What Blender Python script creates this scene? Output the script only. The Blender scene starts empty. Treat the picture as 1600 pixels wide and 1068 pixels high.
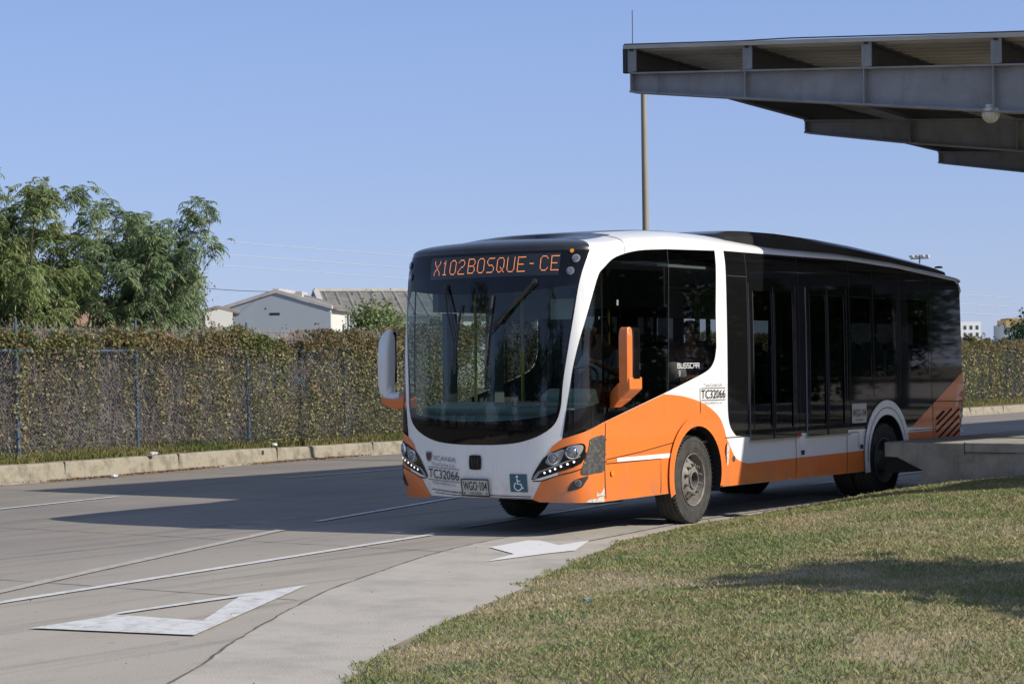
import bpy, bmesh, math, random
import numpy as np
from mathutils import Vector, Matrix, Euler

# ------------------------------------------------------------------ camera, sky, sun, exposure
SC = bpy.context.scene
COL = SC.collection
cd = bpy.data.cameras.new('camera'); cam = bpy.data.objects.new('camera', cd); COL.objects.link(cam)
CAMP = (12.863430, -17.622709, 1.822954); YAW = -0.614609; PIT = 0.010922; ROL = -0.009394
_fw = Vector((math.sin(YAW)*math.cos(PIT), math.cos(YAW)*math.cos(PIT), math.sin(PIT)))
_r0 = Vector((math.cos(YAW), -math.sin(YAW), 0)); _u0 = _r0.cross(_fw)
_r = _r0*math.cos(ROL)+_u0*math.sin(ROL); _u = -_r0*math.sin(ROL)+_u0*math.cos(ROL)
_m = Matrix((_r, _u, -_fw)).transposed().to_4x4(); _m.translation = Vector(CAMP)
cam.matrix_world = _m
cd.sensor_fit = 'HORIZONTAL'; cd.sensor_width = 36; cd.lens = 36*3183.612193/1600
cd.clip_start = .1; cd.clip_end = 6000
SC.camera = cam
SUNV = Vector((1.6, .31, 1.0)).normalized()
w = bpy.data.worlds.new('World'); SC.world = w; w.use_nodes = True
nt = w.node_tree; bg = nt.nodes['Background']
sky = nt.nodes.new('ShaderNodeTexSky'); sky.sky_type = 'NISHITA'; sky.sun_disc = False
sky.sun_elevation = math.asin(SUNV.z); sky.sun_rotation = math.atan2(SUNV.x, SUNV.y)
sky.altitude = 0; sky.air_density = .7; sky.dust_density = .3; sky.ozone_density = 8.0
tint = nt.nodes.new('ShaderNodeMixRGB'); tint.blend_type = 'MULTIPLY'; tint.inputs[0].default_value = 1; tint.inputs[2].default_value = (1.38, 1.0, .88, 1)
even = nt.nodes.new('ShaderNodeMixRGB'); even.inputs[0].default_value = .65    # thin bright air evens the blue out
tc = nt.nodes.new('ShaderNodeTexCoord'); sz = nt.nodes.new('ShaderNodeSeparateXYZ'); rp = nt.nodes.new('ShaderNodeValToRGB')
rp.color_ramp.elements[0].position = 0; rp.color_ramp.elements[0].color = (.250, .318, .485, 1)
rp.color_ramp.elements[1].position = .5; rp.color_ramp.elements[1].color = (.19, .25, .37, 1)
for pos, c in ((.06, (.250, .325, .51, 1)), (.15, (.225, .318, .55, 1)), (.20, (.195, .29, .53, 1))): e_ = rp.color_ramp.elements.new(pos); e_.color = c
sc_ = nt.nodes.new('ShaderNodeVectorMath'); sc_.operation = 'SCALE'; sc_.inputs['Scale'].default_value = 10
nt.links.new(tc.outputs['Generated'], sz.inputs[0]); nt.links.new(sz.outputs[2], rp.inputs[0]); nt.links.new(rp.outputs[0], sc_.inputs[0]); nt.links.new(sc_.outputs[0], even.inputs[2])
nt.links.new(sky.outputs[0], tint.inputs[1]); nt.links.new(tint.outputs[0], even.inputs[1])
nt.links.new(even.outputs[0], bg.inputs[0]); bg.inputs[1].default_value = .1
sl = bpy.data.lights.new('sun', 'SUN'); sl.energy = 3.6; sl.angle = math.radians(.5); sl.color = (1, .93, .82)
so = bpy.data.objects.new('sun', sl); COL.objects.link(so); so.rotation_euler = SUNV.to_track_quat('Z', 'Y').to_euler()
SC.view_settings.view_transform = 'Standard'; SC.view_settings.look = 'None'
SC.view_settings.exposure = 0.6; SC.view_settings.gamma = 1
SC.cycles.max_bounces = 8; SC.cycles.transparent_max_bounces = 24

RNG = np.random.default_rng(7); random.seed(7)

# ------------------------------------------------------------------ helpers
def tag(o, label=None, cat=None, group=None, kind=None):
    if label: o['label'] = label
    if cat: o['category'] = cat
    if group: o['group'] = group
    if kind: o['kind'] = kind
    return o
def empty(name, loc, rz=0):
    o = bpy.data.objects.new(name, None); COL.objects.link(o); o.location = loc; o.rotation_euler = (0, 0, rz); o.empty_display_size = .2
    return o
def link(name, me, mats=(), parent=None):
    o = bpy.data.objects.new(name, me); COL.objects.link(o)
    for m in (mats if isinstance(mats, (list, tuple)) else [mats]): me.materials.append(m)
    if parent: o.parent = parent
    return o
def off_parent(parent):
    t = Vector((0, 0, 0))
    while parent is not None: t += parent.location; parent = parent.parent
    return t
class MB:
    def __init__(s): s.v = []; s.f = []; s.m = []; s.mi = 0
    def add(s, vs, fs):
        n = len(s.v); s.v += [tuple(v) for v in vs]; s.f += [tuple(i+n for i in f) for f in fs]; s.m += [s.mi]*len(fs); return s
    def box(s, x0, x1, y0, y1, z0, z1):
        return s.add([(x, y, z) for x in (x0, x1) for y in (y0, y1) for z in (z0, z1)],
            [(0, 1, 3, 2), (4, 6, 7, 5), (0, 4, 5, 1), (2, 3, 7, 6), (0, 2, 6, 4), (1, 5, 7, 3)])
    def obox(s, c, ax, ay, az):
        c, ax, ay, az = map(Vector, (c, ax, ay, az))
        return s.add([c+ax*i+ay*j+az*k for i in (-1, 1) for j in (-1, 1) for k in (-1, 1)],
            [(0, 1, 3, 2), (4, 6, 7, 5), (0, 4, 5, 1), (2, 3, 7, 6), (0, 2, 6, 4), (1, 5, 7, 3)])
    def tube(s, pts, r, n=8, cap=True):
        pts = [Vector(p) for p in pts]; rs = r if isinstance(r, (list, tuple)) else [r]*len(pts)
        base = len(s.v); prev = None
        for i, p in enumerate(pts):
            t = (pts[min(i+1, len(pts)-1)]-pts[max(i-1, 0)]).normalized()
            a = Vector((0, 0, 1)) if abs(t.z) < .9 else Vector((1, 0, 0))
            if prev is not None: a = prev
            b = t.cross(a).normalized(); a = b.cross(t).normalized(); prev = a
            for k in range(n):
                q = 2*math.pi*k/n; s.v.append(tuple(p+(a*math.cos(q)+b*math.sin(q))*rs[i]))
        for i in range(len(pts)-1):
            for k in range(n):
                s.f.append((base+i*n+k, base+i*n+(k+1) % n, base+(i+1)*n+(k+1) % n, base+(i+1)*n+k)); s.m.append(s.mi)
        if cap:
            s.f.append(tuple(base+k for k in range(n))[::-1]); s.m.append(s.mi)
            s.f.append(tuple(base+(len(pts)-1)*n+k for k in range(n))); s.m.append(s.mi)
        return s
    def bar(s, a, b, r, n=8): return s.tube([a, b], r, n)
    def lathe(s, prof, M=None, n=32, closed=False):
        M = M or Matrix.Identity(4); base = len(s.v)            # axis = local z, prof = (r, z)
        for (r, z) in prof:
            for k in range(n):
                q = 2*math.pi*k/n; s.v.append(tuple(M @ Vector((r*math.cos(q), r*math.sin(q), z))))
        for i in range(len(prof)-1):
            for k in range(n):
                s.f.append((base+i*n+k, base+i*n+(k+1) % n, base+(i+1)*n+(k+1) % n, base+(i+1)*n+k)); s.m.append(s.mi)
        return s
    def prism(s, poly, fn0, fn1):      # poly 2-D, two mappings to 3-D
        n = len(poly)
        return s.add([fn0(*p) for p in poly]+[fn1(*p) for p in poly],
            [tuple(range(n))[::-1], tuple(range(n, 2*n))]+[(i, (i+1) % n, n+(i+1) % n, n+i) for i in range(n)])
    def build(s, name, mats, parent=None, smooth=False, bevel=0, recalc=True):
        me = bpy.data.meshes.new(name); pv = off_parent(parent)
        me.from_pydata([tuple(Vector(v)-pv) for v in s.v] if parent else s.v, [], s.f); me.update()
        for p, i in zip(me.polygons, s.m): p.material_index = i
        if recalc:
            bm = bmesh.new(); bm.from_mesh(me); bmesh.ops.recalc_face_normals(bm, faces=bm.faces); bm.to_mesh(me); bm.free()
        if smooth: 
            me.polygons.foreach_set('use_smooth', [True]*len(me.polygons)); me.set_sharp_from_angle(angle=math.radians(smooth if smooth is not True else 40))
        o = link(name, me, mats, parent)
        if bevel:
            b = o.modifiers.new('bevel', 'BEVEL'); b.width = bevel; b.segments = 2; b.limit_method = 'ANGLE'
        return o

# ------------------------------------------------------------------ materials
def mat(name, col=(.5, .5, .5), rough=.6, metal=0, coat=0, spec=.5, emit=None, es=1, noise=None, bump=None, back=None, grime=False, rust=False):
    """noise=(scale, amount, colour2[, detail]) mottles; bump=(scale, strength); back=colour seen from inside"""
    m = bpy.data.materials.new(name); m.use_nodes = True; n = m.node_tree.nodes; L = m.node_tree.links
    p = n['Principled BSDF']; p.inputs['Base Color'].default_value = (*col, 1); p.inputs['Roughness'].default_value = rough
    p.inputs['Metallic'].default_value = metal; p.inputs['Coat Weight'].default_value = coat; p.inputs['Coat Roughness'].default_value = .04
    p.inputs['Specular IOR Level'].default_value = spec
    if emit: p.inputs['Emission Color'].default_value = (*emit, 1); p.inputs['Emission Strength'].default_value = es
    src = None; g = None
    if noise or bump or grime or rust: g = n.new('ShaderNodeNewGeometry')
    if noise:
        t = n.new('ShaderNodeTexNoise'); t.inputs['Scale'].default_value = noise[0]; t.inputs['Detail'].default_value = noise[3] if len(noise) > 3 else 6
        t.inputs['Roughness'].default_value = .65
        L.new(g.outputs['Position'], t.inputs['Vector'])
        r = n.new('ShaderNodeMapRange'); r.inputs[1].default_value = .5-.25*(1.1-noise[1]); r.inputs[2].default_value = .72
        L.new(t.outputs[0], r.inputs[0])
        x = n.new('ShaderNodeMixRGB'); x.inputs[1].default_value = (*col, 1); x.inputs[2].default_value = (*noise[2], 1)
        mu = n.new('ShaderNodeMath'); mu.operation = 'MULTIPLY'; mu.inputs[1].default_value = noise[1]; L.new(r.outputs[0], mu.inputs[0]); L.new(mu.outputs[0], x.inputs[0])
        L.new(x.outputs[0], p.inputs['Base Color']); src = x
    def over(colr_, scale, lo, hi, amt, stretch=(1, 1, 1), mask=None):
        nonlocal src
        mp = n.new('ShaderNodeMapping'); mp.inputs['Scale'].default_value = stretch; L.new(g.outputs['Position'], mp.inputs[0])
        t = n.new('ShaderNodeTexNoise'); t.inputs['Scale'].default_value = scale; t.inputs['Detail'].default_value = 8; t.inputs['Roughness'].default_value = .7; L.new(mp.outputs[0], t.inputs[0])
        r = n.new('ShaderNodeMapRange'); r.inputs[1].default_value = lo; r.inputs[2].default_value = hi; r.inputs[4].default_value = amt; L.new(t.outputs[0], r.inputs[0]); fac = r.outputs[0]
        if mask:
            s = n.new('ShaderNodeSeparateXYZ'); L.new(g.outputs['Position'], s.inputs[0]); q = n.new('ShaderNodeMapRange'); q.inputs[1].default_value = mask[0]; q.inputs[2].default_value = mask[1]; q.inputs[3].default_value = 1; q.inputs[4].default_value = mask[2]
            L.new(s.outputs[2], q.inputs[0]); mu = n.new('ShaderNodeMath'); mu.operation = 'MULTIPLY'; L.new(fac, mu.inputs[0]); L.new(q.outputs[0], mu.inputs[1]); fac = mu.outputs[0]
        x = n.new('ShaderNodeMixRGB'); L.new(fac, x.inputs[0]); L.new(src.outputs[0], x.inputs[1]); x.inputs[2].default_value = (*colr_, 1); L.new(x.outputs[0], p.inputs['Base Color']); src = x
    if grime:      # road dust and splashes on the lower skirts, faint run-off streaks above
        over((.20, .16, .12), 5, .38, .66, .5, (1, 1, .7), (.38, .72, .0)); over((.28, .25, .22), 9, .55, .75, .30, (1.6, 1.6, .12))
    if rust:
        over((.15, .085, .05), 2.2, .60, .72, .7, (1, 1, .5)); over((.08, .08, .085), 6, .52, .72, .5, (1, 1, .25))
    if bump:
        t = n.new('ShaderNodeTexNoise'); t.inputs['Scale'].default_value = bump[0]; t.inputs['Detail'].default_value = 5; L.new(g.outputs['Position'], t.inputs['Vector'])
        b = n.new('ShaderNodeBump'); b.inputs['Strength'].default_value = bump[1]; b.inputs['Distance'].default_value = .02; L.new(t.outputs[0], b.inputs['Height']); L.new(b.outputs[0], p.inputs['Normal'])
    if back:
        g2 = n.new('ShaderNodeNewGeometry'); d = n.new('ShaderNodeBsdfDiffuse'); d.inputs[0].default_value = (*back, 1); mx = n.new('ShaderNodeMixShader')
        L.new(g2.outputs['Backfacing'], mx.inputs[0]); L.new(p.outputs[0], mx.inputs[1]); L.new(d.outputs[0], mx.inputs[2]); L.new(mx.outputs[0], n['Material Output'].inputs[0])
    return m
def glass(name, tint, ior=1.5, gloss=.02, scale=1.0):
    m = bpy.data.materials.new(name); m.use_nodes = True; n = m.node_tree.nodes; L = m.node_tree.links; n.remove(n['Principled BSDF'])
    t = n.new('ShaderNodeBsdfTransparent'); t.inputs[0].default_value = (*tint, 1)
    g = n.new('ShaderNodeBsdfGlossy'); g.inputs['Roughness'].default_value = gloss; g.inputs[0].default_value = (scale, scale, scale, 1)
    x = n.new('ShaderNodeMixShader'); q = n.new('ShaderNodeNewGeometry'); d = n.new('ShaderNodeVectorMath'); d.operation = 'DOT_PRODUCT'
    L.new(q.outputs['Incoming'], d.inputs[0]); L.new(q.outputs['Normal'], d.inputs[1])
    def mth(op, a, b):          # Schlick reflectance, the same from both sides of the thin pane
        k = n.new('ShaderNodeMath'); k.operation = op
        for i, v in ((0, a), (1, b)):
            if v is None: continue
            if isinstance(v, (int, float)): k.inputs[i].default_value = v
            else: L.new(v, k.inputs[i])
        return k.outputs[0]
    c = mth('SUBTRACT', 1.0, mth('ABSOLUTE', d.outputs['Value'], None)); c = mth('ADD', mth('MULTIPLY', mth('POWER', c, 5.0), .9), .055); L.new(c, x.inputs[0]); L.new(t.outputs[0], x.inputs[1]); L.new(g.outputs[0], x.inputs[2]); L.new(x.outputs[0], n['Material Output'].inputs[0])
    return m
def attr_mat(name, rough=.7, trans=0.0, spec=.3):
    m = bpy.data.materials.new(name); m.use_nodes = True; n = m.node_tree.nodes; L = m.node_tree.links; p = n['Principled BSDF']
    a = n.new('ShaderNodeAttribute'); a.attribute_name = 'Col'; L.new(a.outputs['Color'], p.inputs['Base Color'])
    p.inputs['Roughness'].default_value = rough; p.inputs['Specular IOR Level'].default_value = spec
    if trans:
        t = n.new('ShaderNodeBsdfTranslucent'); L.new(a.outputs['Color'], t.inputs[0]); x = n.new('ShaderNodeMixShader'); x.inputs[0].default_value = trans
        L.new(p.outputs[0], x.inputs[1]); L.new(t.outputs[0], x.inputs[2]); L.new(x.outputs[0], n['Material Output'].inputs[0])
    return m
M = {}
M['white'] = mat('white_paint', (.82, .82, .81), .3, coat=.5, noise=(1.7, .15, (.66, .64, .60)), back=(.10, .11, .115), grime=True)
M['orange'] = mat('orange_paint', (.80, .20, .035), .32, coat=.5, noise=(2.2, .3, (.62, .17, .05)), grime=True)
M['black'] = mat('black_gloss', (.006, .006, .007), .035, spec=.35, back=(.05, .05, .055))
M['dome'] = mat('black_roof', (.018, .019, .022), .28, coat=.3, noise=(3, .4, (.05, .05, .052)), back=(.3, .31, .31))
M['matt'] = mat('black_plastic', (.02, .02, .021), .55, noise=(8, .4, (.045, .043, .04)))
M['patch'] = mat('worn_plastic', (.045, .045, .046), .5, noise=(30, .9, (.16, .15, .14)))
M['rubber'] = mat('tyre_rubber', (.030, .029, .028), .85, noise=(9, .7, (.075, .07, .062)), bump=(40, .3))
M['under'] = mat('underbody', (.012, .012, .012), .8)
M['rim'] = mat('dusty_rim', (.22, .205, .185), .65, metal=.15, noise=(14, .9, (.08, .07, .06)))
M['chrome'] = mat('chrome', (.8, .8, .8), .12, metal=1)
M['lens'] = mat('lamp_lens', (.22, .23, .25), .1, metal=.6, coat=1)
M['led'] = mat('led_white', (.9, .9, .9), .4, emit=(1, 1, 1), es=1.0)
M['amber'] = mat('amber', (.75, .28, .02), .25, coat=.5)
M['ledsign'] = mat('led_dot', (.1, .03, .0), .6, emit=(1.0, .33, .12), es=1.25)
M['signback'] = mat('sign_back', (.022, .024, .028), .35, coat=.3)
M['ink'] = mat('dark_ink', (.03, .03, .035), .5)
M['greyink'] = mat('grey_ink', (.22, .23, .25), .4)
M['redink'] = mat('emblem_red', (.25, .04, .03), .5)
M['sky_blue'] = mat('sign_blue', (.035, .12, .16), .5)
M['signwhite'] = mat('sign_white', (.8, .8, .8), .5)
M['plate'] = mat('plate_white', (.55, .55, .5), .5, noise=(30, .5, (.35, .34, .3)))
M['gap'] = mat('panel_gap', (.01, .008, .007), .8)
M['scuff'] = mat('scuffed_filler', (.6, .55, .48), .8, noise=(35, 1.0, (.12, .08, .05)))
M['sill'] = mat('door_sill', (.42, .40, .30), .6)
M['red'] = mat('red_marker', (.4, .02, .02), .4)
M['blue'] = mat('blue_ring', (.02, .07, .25), .4)
M['int'] = mat('interior_grey', (.16, .18, .18), .7)
M['intlight'] = mat('interior_pale', (.42, .47, .45), .6)
M['dash'] = mat('dashboard', (.30, .36, .34), .6, noise=(6, .4, (.2, .25, .24)))
M['seat'] = mat('seat_shell', (.05, .065, .10), .5)
M['rail'] = mat('handrail', (.45, .36, .08), .35)
M['floor'] = mat('bus_floor', (.12, .12, .12), .7)
M['glass_front'] = glass('windscreen_glass', (.54, .65, .63), scale=.85)
M['glass_dark'] = glass('dark_glass', (.11, .115, .115), scale=.8)
M['glass_mid'] = glass('mid_glass', (.42, .43, .43), scale=.7)
M['glass_far'] = glass('far_glass', (.82, .88, .88), scale=.6)
M['concrete'] = mat('platform_concrete', (.40, .385, .335), .85, noise=(2.2, .85, (.19, .18, .155), 9), bump=(25, .25), rust=True)
M['kerb'] = mat('kerb_concrete', (.29, .26, .20), .9, noise=(4, .95, (.11, .10, .075), 9), bump=(18, .5))
M['paint'] = None
M['fresh_paint'] = mat('arrow_paint', (.74, .74, .74), .7, noise=(11, .35, (.5, .48, .46), 9))
M['steel'] = mat('grey_steel', (.275, .282, .29), .5, noise=(2.6, .7, (.19, .175, .165), 8), rust=True)
M['steel_dark'] = mat('dark_steel', (.055, .06, .07), .5, metal=.1, noise=(4, .5, (.10, .09, .08)))
M['sheet'] = mat('roof_sheet', (.48, .46, .41), .5, metal=.0, noise=(1.2, .5, (.22, .2, .17)))
M['bluepost'] = mat('blue_post', (.045, .085, .15), .5, noise=(12, .5, (.12, .14, .16)))
M['wire'] = mat('fence_wire', (.10, .125, .155), .55)
M['cream'] = mat('cream_plastic', (.6, .58, .48), .4)
M['pole'] = mat('pole_beige', (.30, .27, .21), .6, noise=(2, .4, (.2, .18, .14)))
# ------------------------------------------------------------------ the bus surface: u = arc length round the plan (0 = middle of the nose), z = height
# plan curve of the front corner, from centre line to the flank
PLAN=[(0,-.10),(.25,-.095),(.5,-.07),(.75,-.025),(.92,.02),(1.07,.075),(1.16,.14),(1.215,.235),(1.24,.36),(1.25,.55),(1.25,.8)]
def _cr(p0,p1,p2,p3,t):
    return tuple(.5*((2*b)+(-a+c)*t+(2*a-5*b+4*c-d)*t*t+(-a+3*b-3*c+d)*t**3) for a,b,c,d in zip(p0,p1,p2,p3))
_pts=[]
_pp=[(-PLAN[1][0],PLAN[1][1])]+PLAN+[(1.25,1.0)]
for i in range(1,len(_pp)-2):
    for k in range(12):
        _pts.append(_cr(_pp[i-1],_pp[i],_pp[i+1],_pp[i+2],k/12))
_pts.append((1.25,.8))
_arc=[0]
for a,b in zip(_pts,_pts[1:]): _arc.append(_arc[-1]+math.dist(a,b))
UC=_arc[-1]              # arc length where the flank becomes straight (y=.8)
LB=10.21                 # rear of bus
RC=.16                   # rear corner radius
U1=UC+(LB-RC-.8)         # arc where rear corner starts
U2=U1+RC*math.pi/2
def plan(u):
    s=1 if u>=0 else -1
    u=abs(u)
    if u<UC:
        lo,hi=0,len(_arc)-1
        while hi-lo>1:
            m=(lo+hi)//2
            if _arc[m]<=u: lo=m
            else: hi=m
        t=(u-_arc[lo])/(_arc[hi]-_arc[lo])
        x=_pts[lo][0]*(1-t)+_pts[hi][0]*t; y=_pts[lo][1]*(1-t)+_pts[hi][1]*t
    elif u<U1: x=1.25;y=.8+u-UC
    elif u<U2:
        a=(u-U1)/RC; x=1.25-RC+RC*math.cos(a); y=LB-RC+RC*math.sin(a)
    else: x=1.25-RC-(u-U2); y=LB
    return s*x,y
def sst(a,b,x):
    t=min(1,max(0,(x-a)/(b-a))); return t*t*(3-2*t)
def rake(z):
    r=0
    if z>1.1: r=.045*(z-1.1)**1.6
    if z>2.75: r+=.5*(z-2.75)**2
    if z<.75: r+=.35*(.75-z)**2
    return r
def wx(z):
    w=1.0
    if z>1.6: w-=.008*(z-1.6)**2
    if z>2.85: w-=.25*(z-2.85)**2
    if z<.7: w-=.06*(.7-z)**2
    return w
def S(u,z,off=0.0):
    x,y=plan(u)
    a=abs(u)
    fade=1-sst(1.25,2.5,a) 
    x2=x*wx(z); y2=y+rake(z)*fade
    if off:
        e=1e-3
        xa,ya=plan(u-e);xb,yb=plan(u+e)
        tx,ty=xb-xa,yb-ya; l=math.hypot(tx,ty) or 1
        nx,ny=ty/l,-tx/l
        x2+=nx*off;y2+=ny*off
    return x2,y2,z
def u_of_y(y): return UC+y-.8

def zc(u):
    a = abs(u)
    return float(np.interp(a, [0, 1.35, 1.8, 2.4, 3.2, 7.5, 9.0, 11.0, 11.3, 13], [3.02, 3.02, 3.05, 3.10, 3.13, 3.135, 3.085, 2.96, 2.94, 2.94]))
BUSY = 0
bus = empty('transit_bus', (0, 5.1, 0))
tag(bus, 'white and orange single-deck city bus with black windows and a lit amber route sign', 'bus')
def nrm(u, z):
    e = 2e-3
    a = Vector(S(u+e, z)); b = Vector(S(u-e, z)); c = Vector(S(u, z+e)); d = Vector(S(u, z-e))
    return (a-b).cross(c-d).normalized()
def surf_mesh(name, loops, mat_, parent=bus, off=.004, gu=None, gz=.12, flat=False, thick=0):
    """fill 2-D loops (first = outline, others = holes), cut along a grid, wrap round the bus"""
    bm = bmesh.new(); es = []
    for lp in loops:
        vs = [bm.verts.new((p[0], p[1], 0)) for p in lp]
        es += [bm.edges.new((vs[i], vs[(i+1) % len(vs)])) for i in range(len(vs))]
    bmesh.ops.triangle_fill(bm, edges=es, use_beauty=True)
    us = [v.co.x for v in bm.verts]; zs = [v.co.y for v in bm.verts]; a, b = min(us), max(us)
    cuts = []
    k = -math.pi
    x = -12.4
    while x < 12.4:
        step = .05 if (.6 < abs(x) < 2.4 or 11.05 < abs(x) < 11.5) else (.12 if abs(x) <= .6 else .6)
        x += step
        if a+1e-3 < x < b-1e-3: cuts.append((x, 0, (1, 0, 0)))
    z = .06
    while z < 3.2:
        z += gz
        if min(zs)+1e-3 < z < max(zs)-1e-3: cuts.append((0, z, (0, 1, 0)))
    for (cx, cz, n) in cuts:
        g = bm.verts[:]+bm.edges[:]+bm.faces[:]
        bmesh.ops.bisect_plane(bm, geom=g, plane_co=(cx, cz, 0), plane_no=n, dist=1e-5)
    pv = off_parent(parent)
    ns = {}
    bm.verts.index_update()
    for v in bm.verts:
        u, zz = v.co.x, v.co.y; n = nrm(u, zz); ns[v.index] = n
        v.co = Vector(S(u, zz))+n*off-pv
    bm.normal_update()
    f0 = max(bm.faces, key=lambda f: f.calc_area())
    n0 = ns[f0.verts[0].index]
    for f in bm.faces:
        c = ns[f.verts[0].index]
        if f.normal.dot(c) < 0: f.normal_flip()
        f.smooth = True
    me = bpy.data.meshes.new(name); bm.verts.index_update(); bm.to_mesh(me); nv = [tuple(ns[i]) for i in range(len(bm.verts))]; bm.free()
    me.normals_split_custom_set_from_vertices(nv)
    o = link(name, me, mat_, parent)
    return o
def mir(lp): return [(-u, z) for u, z in lp]
def circ(cu, cz, r, a0=0, a1=360, n=24):
    return [(cu+r*math.cos(math.radians(a0+(a1-a0)*i/n)), cz+r*math.sin(math.radians(a0+(a1-a0)*i/n))) for i in range(n+(0 if a1-a0 == 360 else 1))]
def smooth_closed(pts, k=4):
    out = []; n = len(pts)
    for i in range(n):
        for j in range(k): out.append(_cr(pts[i-1], pts[i], pts[(i+1) % n], pts[(i+2) % n], j/k))
    return out
def smooth_open(pts, k=4):
    pp = [pts[0]]+list(pts)+[pts[-1]]; out = []
    for i in range(1, len(pp)-2):
        for j in range(k): out.append(_cr(pp[i-1], pp[i], pp[i+1], pp[i+2], j/k))
    out.append(pts[-1]); return out
def strip(pts, w):     # open polyline -> band
    L = []; R = []
    for i, p in enumerate(pts):
        a = pts[max(i-1, 0)]; b = pts[min(i+1, len(pts)-1)]; dx, dz = b[0]-a[0], b[1]-a[1]; l = math.hypot(dx, dz) or 1
        L.append((p[0]-dz/l*w/2, p[1]+dx/l*w/2)); R.append((p[0]+dz/l*w/2, p[1]-dx/l*w/2))
    return L+R[::-1]

FRIT_R = smooth_open([(1.285, 3.019), (1.193, 2.7), (1.135, 2.304), (1.083, 1.943), (1.04, 1.623), (1.018, 1.36), (.95, 1.19), (.786, 1.075), (.55, 1.0), (.272, .972), (0, .967)])
FRIT = FRIT_R+[(-u, z) for u, z in FRIT_R[-2::-1]]
GL_R = smooth_open([(1.165, 2.655), (1.12, 2.33), (1.075, 2.05), (1.013, 1.676), (.985, 1.36), (.90, 1.292), (.641, 1.249), (.3, 1.222), (0, 1.216)])
GLT = smooth_open([(0, 2.575), (.4, 2.58), (.789, 2.606), (1.165, 2.655)])
WSCREEN = GL_R+[(-u, z) for u, z in GL_R[-2::-1]]+[(-u, z) for u, z in GLT[-2::-1]]+GLT[1:-1]
Q_WIN = [(1.045, 1.075)]+smooth_open([(1.123, 1.622), (1.155, 1.835), (1.24, 2.176), (1.422, 2.69), (1.48, 2.77)])+[(1.563, 1.205)]
A_WIN = smooth_open([(1.487, 2.778), (1.547, 2.835), (1.795, 2.953), (2.331, 3.04), (2.96, 3.08)])+[(2.89, 1.515), (2.836, 1.494), (1.57, 1.207)]
B_WIN = [(2.968, 3.081), (4.047, 3.109), (3.996, 2.411)]+smooth_open([(3.995, 1.998), (3.944, 1.851), (3.823, 1.749), (3.596, 1.678)])+[(3.228, 1.588), (2.898, 1.518)]
SIDE_WIN = [(1.031, 1.035)]+smooth_open([(1.118, 1.622), (1.150, 1.835), (1.234, 2.176), (1.415, 2.703), (1.547, 2.84), (1.795, 2.958), (2.331, 3.045), (2.96, 3.086)])+[(4.052, 3.114), (4.0, 2.411)]+smooth_open([(4.0, 1.998), (3.948, 1.847), (3.825, 1.745), (3.598, 1.674)])+[(3.228, 1.584), (2.836, 1.49), (1.563, 1.2)]
ARC_F = circ(3.51, .57, .54, 200, -20, 28)
ARC_R = circ(8.54, .57, .54, 200, -20, 28)
UR = U2+1.09
RW_TOP = [(u, zc(u)-.012) for u in (4.262, 5, 6, 7, 7.5, 8.2, 9, 9.8, 10.5, 10.95)]
BAND = RW_TOP+smooth_open([(10.95, 2.945), (11.05, 2.88), (11.09, 2.76)])[1:]+[(11.11, 1.64), (9.35, .915)]+circ(8.54, .60, .70, 27, 151, 20)+[(7.9, .945), (4.75, .945)]+smooth_open([(4.437, .965), (4.30, 1.08), (4.25, 1.263), (4.25, 1.6)])
ARC_R2 = circ(8.54, .60, .70, 208, -28, 30)
def low(sg):   # bottom outline for one flank from the nose to the tail
    p = [(.68, .405), (.75, .375), (1.5, .363), (2.95, .375)]+ARC_F+[(4.06, .385), (8.0, .38)]+ARC_R+[(9.09, .38), (UR, .40)]
    return p
OUT = low(1)
OUTLINE = [(-u, z) for u, z in OUT[::-1]]+OUT+[(u, zc(u)) for u in (UR, 11.3, 11, 10, 9, 8.2, 7.5, 6, 4.5, 3.2, 2.8, 2.4, 2.1, 1.8, 1.6, 1.35, .9, .4)]
OUTLINE += [(0, zc(0))]+[(-u, zc(u)) for u in (.4, .9, 1.35, 1.6, 1.8, 2.1, 2.4, 2.8, 3.2, 4.5, 6, 7.5, 8.2, 9, 10, 11, 11.3, UR)]
FR_HOLE = GL_R+[(-u, z) for u, z in GL_R[-2::-1]]+[(-u, z) for u, z in GLT[-2::-1]]+GLT[1:-1]
# panes seen through on the rear flank
PANES = [(7.52, 8.12), (8.25, 8.93), (9.08, 9.95)]
PZ = (1.62, 2.66)
def rect(u0, u1, z0, z1): return [(u0, z0), (u1, z0), (u1, z1), (u0, z1)]
SHELL_HOLES = [FR_HOLE, SIDE_WIN, mir(SIDE_WIN)]
inner_band = rect(4.4, 7.35, 1.05, 2.95)
body = surf_mesh('body', [OUTLINE]+[FR_HOLE, SIDE_WIN, mir(SIDE_WIN), inner_band, mir(inner_band)]+[rect(a, b, *PZ) for a, b in PANES]+[mir(rect(a, b, *PZ)) for a, b in PANES], M['white'], off=0)
body['label'] = 'glossy white bodywork'
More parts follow.
